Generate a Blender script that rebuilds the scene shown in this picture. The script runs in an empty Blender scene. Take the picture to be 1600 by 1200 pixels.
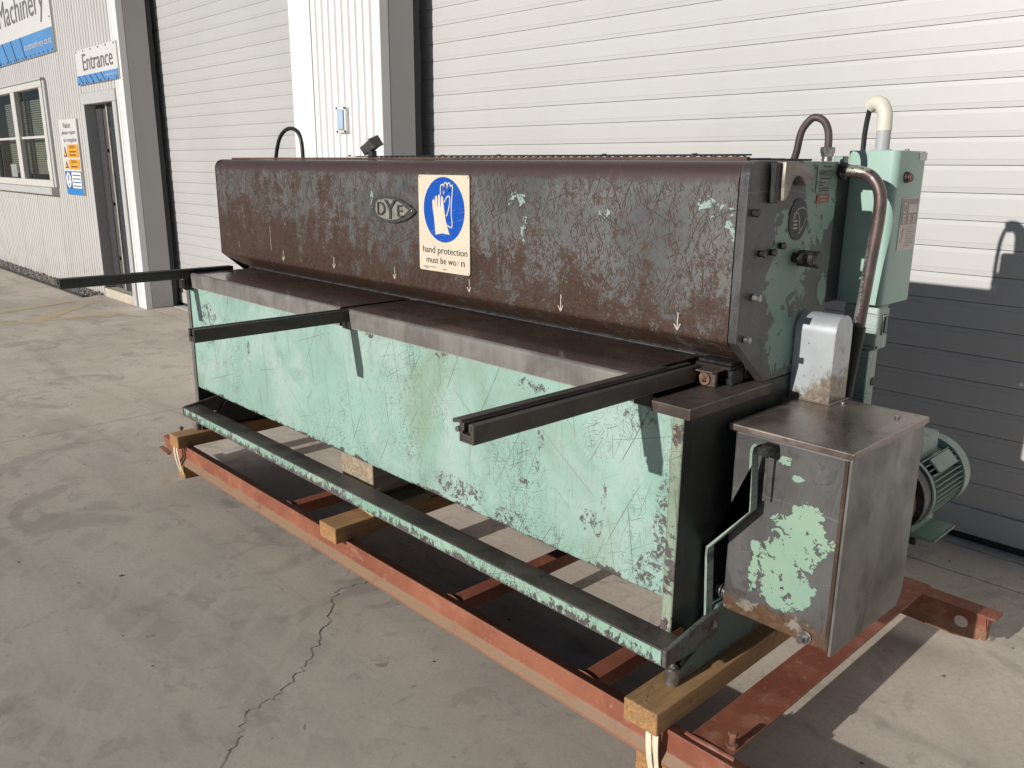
import bpy, bmesh, math, random
from mathutils import Vector, Matrix
R = math.radians
random.seed(11)
SC = bpy.context.scene
COL = SC.collection

# ------------------------------------------------------------------ camera, sky, sun, exposure
cam = bpy.data.cameras.new('camera')
cam.sensor_fit = 'HORIZONTAL'; cam.sensor_width = 36.0
cam.lens = 1299.12 / 1600 * 36.0
cam.clip_start = 0.05; cam.clip_end = 600
co = bpy.data.objects.new('camera', cam); COL.objects.link(co)
yaw, pit, rol = -0.80925, 0.25737, 0.00806
fw = Vector((math.sin(yaw)*math.cos(pit), math.cos(yaw)*math.cos(pit), -math.sin(pit)))
rt = fw.cross(Vector((0, 0, 1))).normalized(); up = rt.cross(fw)
r2 = rt*math.cos(rol) + up*math.sin(rol); u2 = up*math.cos(rol) - rt*math.sin(rol)
mw = Matrix((r2, u2, -fw)).transposed().to_4x4(); mw.translation = (0, 0, 1.5)
co.matrix_world = mw
SC.camera = co

SUN = Vector((0.075, 1.0, -0.35)).normalized()
elev = math.asin(-SUN.z)
world = bpy.data.worlds.new('World'); SC.world = world; world.use_nodes = True
wn = world.node_tree.nodes; wl = world.node_tree.links
bg = wn['Background']; bg.inputs['Strength'].default_value = 0.05
sky = wn.new('ShaderNodeTexSky'); sky.sky_type = 'NISHITA'; sky.sun_disc = False
sky.sun_elevation = elev; sky.sun_rotation = R(180) + math.atan2(0.075, 1.0)
sky.altitude = 50; sky.air_density = 0.8; sky.dust_density = 0.2; sky.ozone_density = 2.0
wl.new(sky.outputs[0], bg.inputs[0])
sd = bpy.data.lights.new('sun', 'SUN'); sd.energy = 5.0; sd.angle = R(0.55); sd.color = (1.0, 0.965, 0.905)
so = bpy.data.objects.new('sun', sd); COL.objects.link(so)
so.rotation_euler = SUN.to_track_quat('-Z', 'Y').to_euler(); so.location = (-3, -12, 8)
SC.view_settings.view_transform = 'Standard'; SC.view_settings.look = 'None'
SC.view_settings.exposure = -0.22; SC.view_settings.gamma = 1.0
SC.view_settings.use_curve_mapping = False

# ------------------------------------------------------------------ node helpers
class G:
    def __init__(s, name, off=(0, 0, 0), world=False):
        s.m = bpy.data.materials.new(name); s.m.use_nodes = True
        s.t = s.m.node_tree; s.t.nodes.clear()
        s.out = s.nd('ShaderNodeOutputMaterial'); s.b = s.nd('ShaderNodeBsdfPrincipled')
        s.t.links.new(s.b.outputs[0], s.out.inputs[0])
        if world:
            s.v = s.nd('ShaderNodeNewGeometry').outputs['Position']
        else:
            s.v = s.vm('ADD', s.nd('ShaderNodeTexCoord').outputs['Object'], off)
        s._sep = None
    def nd(s, t, **k):
        n = s.t.nodes.new(t)
        for a, b in k.items(): setattr(n, a, b)
        return n
    def put(s, sock, val):
        if isinstance(val, bpy.types.NodeSocket): s.t.links.new(val, sock)
        else: sock.default_value = val
    def vm(s, op, a, b):
        n = s.nd('ShaderNodeVectorMath', operation=op); s.put(n.inputs[0], a); s.put(n.inputs[1], b); return n.outputs[0]
    def m_(s, op, a, b=0.0, clamp=False):
        n = s.nd('ShaderNodeMath', operation=op); n.use_clamp = clamp
        s.put(n.inputs[0], a); s.put(n.inputs[1], b); return n.outputs[0]
    def add(s, a, b): return s.m_('ADD', a, b)
    def mul(s, a, b): return s.m_('MULTIPLY', a, b)
    def mx(s, a, b): return s.m_('MAXIMUM', a, b)
    def inv(s, a): return s.m_('SUBTRACT', 1.0, a)
    def sep(s, i):
        if s._sep is None:
            s._sep = s.nd('ShaderNodeSeparateXYZ'); s.put(s._sep.inputs[0], s.v)
        return s._sep.outputs[i]
    def ss(s, x, a, b, lo=0.0, hi=1.0):
        n = s.nd('ShaderNodeMapRange', interpolation_type='SMOOTHSTEP')
        s.put(n.inputs[0], x); n.inputs[1].default_value = a; n.inputs[2].default_value = b
        n.inputs[3].default_value = lo; n.inputs[4].default_value = hi; return n.outputs[0]
    def lin(s, x, a, b, lo=0.0, hi=1.0):
        n = s.nd('ShaderNodeMapRange'); n.clamp = True
        s.put(n.inputs[0], x); n.inputs[1].default_value = a; n.inputs[2].default_value = b
        n.inputs[3].default_value = lo; n.inputs[4].default_value = hi; return n.outputs[0]
    def noise(s, scale=5, detail=4, rough=.55, dist=0.0, v=None, st=None, off=None):
        v = v or s.v
        if off: v = s.vm('ADD', v, off)
        if st: v = s.vm('MULTIPLY', v, st)
        n = s.nd('ShaderNodeTexNoise'); s.put(n.inputs['Vector'], v)
        n.inputs['Scale'].default_value = scale; n.inputs['Detail'].default_value = detail
        n.inputs['Roughness'].default_value = rough; n.inputs['Distortion'].default_value = dist
        return n.outputs[0]
    def rot(s, ang, axis='Y_AXIS', v=None):
        n = s.nd('ShaderNodeVectorRotate', rotation_type=axis)
        s.put(n.inputs['Vector'], v or s.v); n.inputs['Angle'].default_value = ang
        return n.outputs[0]
    def mix(s, f, a, b):
        n = s.nd('ShaderNodeMix', data_type='RGBA'); s.put(n.inputs[0], f)
        def c(x): return x if isinstance(x, bpy.types.NodeSocket) else (x[0], x[1], x[2], 1.0)
        s.put(n.inputs[6], c(a)); s.put(n.inputs[7], c(b)); return n.outputs[2]
    def mf(s, f, a, b):
        n = s.nd('ShaderNodeMix', data_type='FLOAT'); s.put(n.inputs[0], f); s.put(n.inputs[2], a); s.put(n.inputs[3], b)
        return n.outputs[0]
    def scratch(s, ang, axis='Y_AXIS', length=.35, space=.05, w=.03, gate=.55, off=0.0, gs=7.0):
        v = s.rot(ang, axis)
        v = s.vm('ADD', v, (off, off*1.7, off*.6))
        n = s.noise(1.0, 1.0, .5, .4, v=v, st=(1/length, 1/space, 1/space))
        d = s.m_('ABSOLUTE', s.m_('SUBTRACT', n, .5))
        line = s.ss(d, 0.0, w, 1.0, 0.0)
        g = s.noise(gs, 2, .6, 0, off=(off*3+1.3, off+5.1, off*2))
        return s.mul(line, s.ss(g, gate, gate+.08))
    def lines(s, ang, axis='Y_AXIS', L=.15, sp=.02, w=.0015, dens=.5, seed=0.0, warp=.01, tilt=.6):
        # straight drag marks: one possible mark per row and cell, each with its own place, length and tilt
        # each layer waits for the one before it, which keeps the shader small enough to compile
        prev = getattr(s, '_chain', None)
        v0 = s.v
        if prev is not None: v0 = s.vm('ADD', s.v, s.vm('MULTIPLY', prev, (1e-7, 1e-7, 1e-7)))
        nz = s.nd('ShaderNodeTexNoise'); s.put(nz.inputs['Vector'], v0); nz.inputs['Scale'].default_value = 4.0; nz.inputs['Detail'].default_value = 1.0
        v = s.rot(ang, axis, s.vm('ADD', v0, s.vm('MULTIPLY', nz.outputs[1], (warp, warp, warp))))
        q = s.nd('ShaderNodeSeparateXYZ'); s.put(q.inputs[0], v)
        u = q.outputs[0 if axis == 'Y_AXIS' else 1]; z = s.add(s.mul(q.outputs[2], 1/sp), seed*13.7+40)
        if axis == 'Z_AXIS': u = q.outputs[0]; z = s.add(s.mul(q.outputs[1], 1/sp), seed*13.7+40)
        row = s.m_('FLOOR', z); fr = s.m_('FRACT', z)
        w1 = s.nd('ShaderNodeTexWhiteNoise', noise_dimensions='1D'); s.put(w1.inputs['W'], s.add(row, seed))
        uu = s.add(s.mul(u, 1/L), s.mul(w1.outputs['Value'], 37.0)); uu = s.add(uu, 50)
        cell = s.m_('FLOOR', uu); fu = s.m_('SUBTRACT', s.m_('FRACT', uu), .5)
        cv = s.nd('ShaderNodeCombineXYZ'); s.put(cv.inputs[0], cell); s.put(cv.inputs[1], row); cv.inputs[2].default_value = seed
        w3 = s.nd('ShaderNodeTexWhiteNoise', noise_dimensions='3D'); s.put(w3.inputs['Vector'], cv.outputs[0])
        c3 = s.nd('ShaderNodeSeparateXYZ'); s.put(c3.inputs[0], w3.outputs['Color'])
        on = s.m_('LESS_THAN', w3.outputs['Value'], dens)
        cen = s.add(s.mul(c3.outputs[0], .5), .25)
        d = s.m_('SUBTRACT', s.m_('SUBTRACT', fr, cen), s.mul(s.mul(s.m_('SUBTRACT', c3.outputs[1], .5), tilt), fu))
        wv = s.mul(s.add(s.mul(c3.outputs[0], 1.0), .35), w/sp)
        ln = s.m_('SUBTRACT', 1.0, s.m_('DIVIDE', s.m_('ABSOLUTE', d), wv), True)
        half = s.add(s.mul(c3.outputs[2], .38), .10)
        ends = s.m_('MULTIPLY', s.m_('SUBTRACT', half, s.m_('ABSOLUTE', fu)), 14.0, True)
        s._chain = s.mul(s.mul(s.m_('MULTIPLY', ln, 2.2, True), ends), on)
        return s._chain
    def many(s, specs, axis='Y_AXIS', seed=0.0):
        r = None
        for i, (a, L, sp, w, d) in enumerate(specs):
            q = s.lines(a, axis, L, sp, w, d, seed+i*1.37)
            r = q if r is None else s.mx(r, q)
        return r
    def strokes(s, ang, axis='Y_AXIS', length=.10, space=.011, thr=.70, off=0.0):
        # short straight knocks and drags: strongly stretched noise, only its peaks
        v = s.rot(ang, axis); v = s.vm('ADD', v, (off, off*1.3, off*.7))
        n = s.noise(1.0, 1.5, .5, .15, v=v, st=(1/length, 1/space, 1/space))
        return s.ss(n, thr, thr+.03)
    def blob(s, items, ax='xz', nz=None):
        res = None
        i = {'x': 0, 'y': 1, 'z': 2}
        for (a, c, ra, rc) in items:
            da = s.mul(s.m_('SUBTRACT', s.sep(i[ax[0]]), a), 1/ra)
            dc = s.mul(s.m_('SUBTRACT', s.sep(i[ax[1]]), c), 1/rc)
            d = s.m_('SQRT', s.add(s.mul(da, da), s.mul(dc, dc)))
            d = s.inv(d)
            res = d if res is None else s.mx(res, d)
        return res
    def edge(s, rad=.006, samples=4):
        bv = s.nd('ShaderNodeBevel'); bv.samples = samples; bv.inputs['Radius'].default_value = rad
        g = s.nd('ShaderNodeNewGeometry')
        n = s.nd('ShaderNodeVectorMath', operation='DOT_PRODUCT')
        s.put(n.inputs[0], bv.outputs[0]); s.put(n.inputs[1], g.outputs['True Normal'])
        return s.inv(n.outputs['Value'])
    def fin(s, col, rough=.5, metal=0.0, bump=None, bd=.002, bs=.5, spec=.5):
        def c(x): return x if isinstance(x, bpy.types.NodeSocket) else (x[0], x[1], x[2], 1.0)
        s.put(s.b.inputs['Base Color'], c(col)); s.put(s.b.inputs['Roughness'], rough); s.put(s.b.inputs['Metallic'], metal)
        s.b.inputs['Specular IOR Level'].default_value = spec
        if bump is not None:
            n = s.nd('ShaderNodeBump'); n.inputs['Distance'].default_value = bd; n.inputs['Strength'].default_value = bs
            s.put(n.inputs['Height'], bump); s.put(s.b.inputs['Normal'], n.outputs[0])
        return s.m

def plain(name, col, rough=.5, metal=0.0, var=.12, scale=18, spec=.5, dirt=None):
    g = G(name)
    n = g.noise(scale, 5, .6)
    c = g.mix(g.ss(n, .3, .7), [x*(1-var) for x in col], [min(1, x*(1+var)) for x in col])
    if dirt:
        c = g.mix(g.mul(g.ss(g.noise(scale*.4, 6, .7), .5, .72), .7), c, dirt)
    return g.fin(c, g.ss(n, .2, .8, rough-.06, rough+.08), metal, n, .0006, .4, spec)

# ------------------------------------------------------------------ materials
BASE = (-2.5, 1.9, 0.225)          # the shear's own base point; its materials count from world zero
MINT = (.285, .445, .375)
STEEL = (.075, .076, .077)
BROWN = (.050, .030, .022)

def m_hood():
    g = G('worn_hood_steel', BASE)
    x, z = g.sep(0), g.sep(2)
    big = g.noise(2.2, 5, .62, .6)
    med = g.noise(17, 7, .70, .6)
    fine = g.noise(105, 4, .7, .3)
    # rust lies low and towards the far end
    low = g.lin(z, 1.07, 1.36, .32, -.17)
    far = g.lin(x, -3.9, -1.5, .20, -.12)
    vst = g.noise(1.0, 5, .65, .3, st=(16, 16, 3.0), off=(2, 5, 1))
    f = g.add(g.add(g.add(g.mul(g.m_('SUBTRACT', big, .5), 1.0), g.mul(g.m_('SUBTRACT', med, .5), 1.4)), g.add(low, far)), g.add(g.mul(g.m_('SUBTRACT', fine, .5), 1.5), g.mul(g.m_('SUBTRACT', vst, .5), .9)))
    rust = g.ss(f, -.12, .16)
    top = g.ss(g.add(z, g.mul(g.m_('SUBTRACT', med, .5), .05)), 1.455, 1.478)
    rust = g.mx(rust, g.mul(top, .97))
    sc = g.many([(.35, .20, .030, .0026, .45), (1.15, .16, .020, .0028, .5), (1.62, .12, .018, .0030, .5), (2.05, .15, .020, .0028, .5), (2.7, .22, .032, .0022, .45), (.8, .06, .0095, .0022, .55), (1.9, .05, .0085, .0024, .6), (2.45, .045, .0085, .0020, .5), (1.35, .045, .0080, .0022, .55)], 'Y_AXIS', 1.0)
    sc = g.mul(sc, g.ss(g.noise(26, 4, .65, 0, off=(3, 8, 1)), .36, .50))
    rust = g.mx(rust, g.mul(sc, .95))
    gray = g.mix(g.ss(big, .3, .7), (.090, .093, .093), (.165, .166, .161))
    gray = g.mix(g.mul(g.ss(fine, .5, .75), .35), gray, (.16, .15, .14))
    br = g.mix(g.ss(fine, .3, .7), (.030, .018, .013), (.086, .046, .031))
    br = g.mix(g.mul(g.ss(g.noise(28, 6, .7), .56, .7), .55), br, (.030, .022, .019))
    br = g.mix(g.mul(top, .8), br, (.064, .041, .041))
    red = g.ss(g.noise(9, 6, .7, 0, off=(4, 1, 2)), .60, .68)
    br = g.mix(g.mul(red, .45), br, (.095, .042, .026))
    c = g.mix(rust, gray, br)
    # hairline bright scratches
    hs = g.many([(1.1, .3, .06, .0009, .4), (2.3, .25, .05, .0009, .4)], 'Y_AXIS', 21.0)
    c = g.mix(g.mul(hs, .35), c, (.20, .18, .16))
    # leftover flecks of the mint coat
    b = g.blob([(-1.845, 1.395, .022, .045), (-1.835, 1.315, .022, .055), (-1.52, 1.375, .03, .02), (-1.11, 1.37, .03, .07), (-2.645, 1.385, .012, .06), (-1.18, 1.40, .05, .04), (-1.88, 1.40, .045, .03), (-1.70, 1.40, .02, .015)])
    fl = g.ss(g.add(g.m_('MINIMUM', b, .45), g.mul(g.m_('SUBTRACT', g.noise(42, 4, .6, .8), .5), 2.6)), .52, .58)
    fl = g.mul(fl, g.ss(b, .0, .05))
    spk = g.ss(g.noise(95, 2, .5), .80, .82)
    fl = g.mx(fl, g.mul(spk, .8))
    c = g.mix(fl, c, (.30, .40, .36))
    e = g.ss(g.edge(.008), .05, .35)
    c = g.mix(g.mul(e, .5), c, (.14, .115, .10))
    return g.fin(c, g.mf(rust, .36, .46), .10, g.add(g.mul(fine, .4), g.mul(rust, .10)), .0010, .35, .45)

def m_mint(name='worn_mint_paint', wear=0.0, dirt=.5, axis='Y_AXIS', low=None, top=None, edges=.9, dark=0.0, base=MINT, off=BASE, pits=.0, msc=9, lowh=.05, lowa=.72):
    """mint coat chipped to grey steel; wear shifts how much has gone"""
    g = G(name, off)
    big = g.noise(2.0, 5, .6, .5); med = g.noise(msc, 8, .70, .9, st=(1, 1, .6) if msc > 20 else None); fine = g.noise(80, 4, .7)
    f = g.add(g.add(g.mul(g.m_('SUBTRACT', med, .5), 1.8), g.mul(g.m_('SUBTRACT', big, .5), 1.0)), wear-.62)
    f = g.add(f, g.mul(g.m_('SUBTRACT', fine, .5), .5))
    if low:                                    # gone along the lower edge
        f = g.add(f, g.lin(g.sep(2), low, low+lowh, lowa, 0.0))
    if top:
        f = g.add(f, g.lin(g.sep(2), top-.05, top, 0.0, .32))
    chip = g.ss(f, .0, .035)
    clus = g.ss(g.noise(3.0, 3, .6, .4, off=(7, 1, 3)), .42, .62)
    k = 1.0+pits*6
    sc = g.many([(.25, .45, .10, .0019, .32*k), (1.05, .40, .08, .0022, .38*k), (1.75, .36, .08, .0022, .38*k), (2.5, .40, .10, .0018, .32*k)], axis, 3.0)
    s2 = g.many([(.5, .10, .024, .0015, .30*k), (1.2, .11, .022, .0016, .36*k), (1.62, .08, .018, .0016, .40*k), (2.2, .09, .022, .0015, .34*k)], axis, 9.0)
    s3 = g.many([(.2, .030, .0095, .0014, .34*k), (1.0, .028, .0085, .0014, .38*k), (1.9, .030, .0090, .0015, .38*k), (2.7, .026, .0095, .0013, .34*k)], axis, 15.0)
    sc = g.mx(g.mul(sc, .9), g.mx(g.mul(s2, g.add(.25, g.mul(clus, .75))), g.mul(s3, g.mul(clus, .95))))
    spk = g.ss(g.noise(70, 3, .6, .5), .70, .72)
    spk = g.mul(spk, g.ss(g.noise(4, 3, .6, 0, off=(3, 3, 3)), .45, .6))
    bare = g.mx(g.mx(chip, g.mul(sc, .85)), spk)
    if name == 'apron_mint_paint':
        b = g.blob([(-1.13, .62, .03, .16), (-1.16, .47, .05, .10), (-1.60, .90, .08, .022), (-1.22, .89, .06, .03), (-2.01, .93, .09, .022), (-2.40, .93, .04, .018), (-3.33, .72, .014, .05), (-3.33, .64, .012, .04), (-1.93, .495, .15, .045), (-1.68, .47, .10, .035), (-3.72, .78, .10, .11), (-1.56, .76, .014, .06), (-1.575, .66, .016, .03), (-1.32, .64, .011, .06), (-1.62, .60, .03, .02), (-1.36, .56, .05, .05)], 'xz')
        q = g.add(g.m_('MINIMUM', b, .26), g.mul(g.m_('SUBTRACT', g.noise(52, 6, .72, .8, off=(2, 6, 2)), .5), 3.0))
        bare = g.mx(bare, g.mul(g.mul(g.ss(q, .28, .42), g.ss(b, -.30, .10)), .92))
    if edges:
        e = g.ss(g.add(g.edge(.010), g.mul(g.m_('SUBTRACT', fine, .5), .25)), .05, .20)
        bare = g.mx(bare, g.mul(e, edges))
    p = g.mix(g.ss(big, .3, .7), [c*.90 for c in base], [c*1.07 for c in base])
    p = g.mix(g.mul(g.ss(g.noise(3.3, 6, .65, .6, off=(9, 2, 4)), .42, .66), .75), p, [min(.62, base[0]*1.42), min(.70, base[1]*1.17), min(.66, base[2]*1.27)])
    p = g.mix(g.mul(g.ss(g.noise(1.7, 5, .6, .4, off=(1, 7, 4)), .54, .74), dirt), p, (base[0]*.80, base[1]*.66, base[2]*.55))
    grime = g.noise(1.0, 6, .7, .3, st=(14, 14, 1.6), off=(2, 2, 8))
    p = g.mix(g.mul(g.ss(grime, .58, .76), dirt*.7), p, (.16, .20, .13))
    p = g.mix(g.mul(g.ss(g.noise(6, 6, .68, .8, off=(4, 6, 6)), .52, .74), dirt*.8), p, (base[0]*.62, base[1]*.60, base[2]*.56))
    st = g.mix(g.ss(g.noise(20, 5, .7), .4, .68), (.115, .102, .100), (.060, .050, .046))
    st = g.mix(g.mul(g.ss(g.noise(7, 5, .6, 0, off=(5, 5, 5)), .52, .66), .8), st, (.085, .048, .030))
    if dark: p = g.mix(dark, p, (.03, .05, .04))
    c = g.mix(bare, p, st)
    return g.fin(c, g.mf(bare, .42, .52), 0.0, g.add(g.mul(g.inv(bare), 1.0), g.mul(fine, .25)), .0010, .5, .45)

def m_steel(name, a=(.10, .10, .098), b=(.055, .05, .047), rough=.38, metal=.35, rust=.35, rcol=(.085, .045, .028), off=BASE, edges=.6, streak='z', spec=.5, blot=.5):
    g = G(name, off)
    st = {'x': (2, 30, 30), 'y': (30, 2, 30), 'z': (30, 30, 2)}[streak]
    br = g.noise(1.0, 5, .65, 0, st=st); big = g.noise(5, 6, .65, .6); fine = g.noise(70, 4, .7)
    c = g.mix(g.ss(g.add(g.mul(big, .65), g.mul(br, .35)), .38, .62), b, a)
    c = g.mix(g.mul(g.ss(g.noise(11, 7, .72, .8, off=(3, 1, 2)), .52, .62), blot*.8), c, [q*.62 for q in b])
    r = g.ss(g.add(g.noise(8, 7, .7, .5, off=(7, 3, 1)), g.mul(g.m_('SUBTRACT', fine, .5), .25)), .56, .64)
    c = g.mix(g.mul(r, rust), c, rcol)
    ss_ = g.many([(.7, .2, .04, .0010, .4), (2.2, .2, .04, .0010, .4)], 'X_AXIS', 2.2)
    c = g.mix(g.mul(ss_, .35), c, [min(1, q*2.0) for q in a])
    if edges:
        e = g.ss(g.add(g.edge(.007), g.mul(g.m_('SUBTRACT', fine, .5), .2)), .05, .25)
        c = g.mix(g.mul(e, edges), c, [min(1, q*2.1) for q in a])
    return g.fin(c, g.ss(g.add(big, g.mul(fine, .3)), .4, .9, rough-.06, rough+.16), metal, g.add(fine, g.mul(r, .5)), .0008, .4, spec)

def m_patch(name, blobs, ax, base_a, base_b, thr=.5, rustz=None, paint=MINT, off=BASE, namp=1.7, nsc=16):
    """grey steel that still carries islands of the mint coat at given places"""
    g = G(name, off)
    big = g.noise(4, 6, .65, .6); fine = g.noise(60, 4, .7)
    smear = g.noise(1.0, 5, .6, .3, st=(9, 9, 3), off=(4, 4, 1))
    c = g.mix(g.ss(g.add(g.mul(big, .5), g.mul(smear, .5)), .38, .62), base_b, base_a)
    c = g.mix(g.mul(g.ss(g.noise(12, 7, .7, .9, off=(2, 8, 3)), .53, .62), .55), c, [q*.6 for q in base_b])
    b = g.blob(blobs, ax)
    n = g.noise(nsc, 7, .66, 1.1)
    f = g.add(g.m_('MINIMUM', b, .24), g.mul(g.m_('SUBTRACT', n, .5), namp))
    f = g.add(f, g.mul(g.m_('SUBTRACT', g.noise(nsc*3.2, 5, .6, .6, off=(5, 1, 1)), .5), .8))
    mk = g.mul(g.ss(f, .0, .03), g.ss(b, -.25, -.2))
    rim = g.mul(g.ss(f, -.10, .0), g.ss(b, -.25, -.2))
    c = g.mix(g.mul(rim, .35), c, (.05, .05, .048))
    pc = g.mix(g.ss(g.noise(6, 5, .6), .35, .65), [q*.92 for q in paint], (paint[0]*1.05, paint[1]*1.0, paint[2]*.93))
    c = g.mix(mk, c, pc)
    if rustz:
        rr = g.add(g.lin(g.sep(2), rustz, rustz+.14, .42, -.35), g.mul(g.m_('SUBTRACT', g.noise(10, 7, .7, .6, off=(6, 2, 6)), .5), 1.5))
        rm = g.ss(rr, .0, .15)
        rc = g.mix(g.ss(fine, .35, .7), (.10, .048, .022), (.17, .095, .048))
        rc = g.mix(g.ss(g.noise(24, 4, .6), .55, .63), rc, (.28, .25, .20))
        c = g.mix(g.mul(rm, .85), c, rc)
    e = g.ss(g.add(g.edge(.008), g.mul(g.m_('SUBTRACT', fine, .5), .2)), .05, .25)
    c = g.mix(g.mul(e, .75), c, g.mix(g.ss(g.noise(12, 3, .6), .45, .55), (.085, .05, .035), (.26, .24, .22)))
    ss_ = g.mx(g.many([(.5, .15, .03, .0010, .4), (1.9, .2, .04, .0010, .4)], 'X_AXIS', 1.2), g.many([(1.4, .15, .03, .0010, .35), (.3, .15, .04, .0010, .35)], 'Y_AXIS', 3.2))
    c = g.mix(g.mul(ss_, .3), c, (.25, .25, .25))
    return g.fin(c, g.ss(g.add(big, g.mul(fine, .2)), .4, .85, .34, .52), .15, g.add(fine, g.mul(mk, 2.0)), .0008, .4)

def m_concrete():
    g = G('weathered_concrete', world=True)
    big = g.noise(.55, 6, .6, .5); mid = g.noise(3.2, 7, .66, .7); fine = g.noise(60, 5, .7); v = g.noise(260, 2, .6)
    c = g.mix(g.ss(g.add(g.mul(big, .6), g.mul(mid, .4)), .36, .64), (.455, .412, .350), (.590, .540, .465))
    # darker, greyer tone in front of the shear than past the joint
    near_mask = g.mul(g.ss(g.add(g.sep(0), g.mul(big, 1.2)), -5.2, -3.2), g.ss(g.add(g.sep(1), g.mul(mid, .5)), 1.5, 2.2, 1.0, 0.0))
    c = g.mix(g.mul(near_mask, .44), c, (.290, .266, .230))
    c = g.mix(g.mul(g.ss(g.noise(1.0, 6, .65, .5, st=(.7, 4.2, 1), off=(3, 1, 0)), .50, .66), .40), c, (.295, .272, .240))
    c = g.mix(g.mul(g.ss(g.noise(1.7, 5, .6, 1.0, off=(8, 3, 0)), .56, .64), .45), c, (.235, .212, .184))
    c = g.mix(g.mul(g.ss(g.noise(2.3, 6, .6, 1.6, off=(1, 9, 0)), .58, .64), .30), c, (.47, .44, .39))
    c = g.mix(g.mul(g.ss(fine, .42, .7), .35), c, (.31, .29, .255))
    c = g.mix(g.mul(g.ss(g.noise(19, 3, .5, .3, off=(4, 4, 0)), .72, .76), .55), c, (.13, .12, .11))
    c = g.mix(g.mul(g.ss(g.noise(33, 2, .5, .2, off=(1, 4, 0)), .75, .78), .5), c, (.60, .57, .52))
    c = g.mix(g.mul(g.ss(v, .60, .70), .30), c, (.17, .155, .135))
    # tyre tread prints: rows of worn blocks along two tracks
    def track(x0, y0, ang, half, per, bend, seed):
        vv = g.vm('SUBTRACT', g.v, (x0, y0, 0)); vv = g.rot(-ang, 'Z_AXIS', vv)
        sp = g.nd('ShaderNodeSeparateXYZ'); g.put(sp.inputs[0], vv)
        u = sp.outputs[0]; w = g.m_('SUBTRACT', sp.outputs[1], g.mul(g.mul(u, u), bend))
        w = g.add(w, g.mul(g.m_('SUBTRACT', mid, .5), .06))
        band = g.ss(g.m_('ABSOLUTE', g.m_('SUBTRACT', g.m_('ABSOLUTE', w), half*.62)), half*.30, half*.40, 1.0, 0.0)
        cell = g.m_('FRACT', g.add(g.mul(g.add(u, g.mul(w, .45)), 1/per), 10.0))
        blk = g.mul(g.ss(cell, .10, .16), g.ss(cell, .84, .90, 1.0, 0.0))
        ends = g.ss(g.m_('ABSOLUTE', u), .9, 1.6, 1.0, 0.0)
        return g.mul(g.mul(g.mul(band, blk), ends), g.ss(g.noise(2.4, 3, .6, 0, off=(seed, 2, 0)), .36, .56))
    t = g.mx(track(-4.55, 1.55, R(25), .17, .16, .06, 1.0), track(-3.1, .86, R(12), .20, .19, -.03, 5.0))
    t = g.mx(t, track(-2.2, .55, R(28), .15, .15, .04, 8.0))
    c = g.mix(g.mul(g.ss(g.noise(5.5, 5, .65, 1.4, off=(2, 7, 0)), .57, .63), .30), c, (.225, .205, .180))
    c = g.mix(g.mul(t, .17), c, (.18, .17, .155))
    mu = g.nd('ShaderNodeMix', data_type='RGBA', blend_type='MULTIPLY'); mu.inputs[0].default_value = 1.0; g.put(mu.inputs[6], c); mu.inputs[7].default_value = (1.02, .982, .965, 1); c = mu.outputs[2]
    return g.fin(c, g.ss(fine, .3, .7, .62, .82), 0.0, g.add(g.add(g.mul(fine, .6), g.mul(v, .35)), g.mul(mid, .8)), .0025, .35, .4)

def m_white(name, col, grime=.25, gcol=(.40, .36, .31), rough=.45, seed=0.0):
    g = G(name, world=True)
    big = g.noise(.9, 5, .6, .3, off=(seed, 0, 0)); st = g.noise(1.0, 6, .65, .2, st=(7, 7, .9), off=(seed, 3, 0))
    c = g.mix(g.ss(big, .35, .65), [q*.95 for q in col], col)
    c = g.mix(g.mul(g.ss(st, .48, .74), grime), c, gcol)
    c = g.mix(g.mul(g.ss(g.noise(26, 4, .7), .66, .74), grime*.8), c, gcol)
    low_ = g.mul(g.lin(g.sep(2), .0, .75, 1.0, 0.0), g.ss(g.noise(3.0, 6, .65, .4, st=(1, 1, 2.5), off=(seed, 8, 1)), .40, .70))
    c = g.mix(g.mul(low_, min(.6, grime*2.2)), c, gcol)
    oi = g.nd('ShaderNodeObjectInfo')
    c = g.mix(g.mul(oi.outputs['Random'], .10), c, gcol)
    return g.fin(c, rough, 0.0, g.add(g.noise(30, 3, .5), g.mul(g.noise(3.0, 2, .5, 0, st=(1, 1, 2)), 6.0)), .0008, .25)

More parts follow.
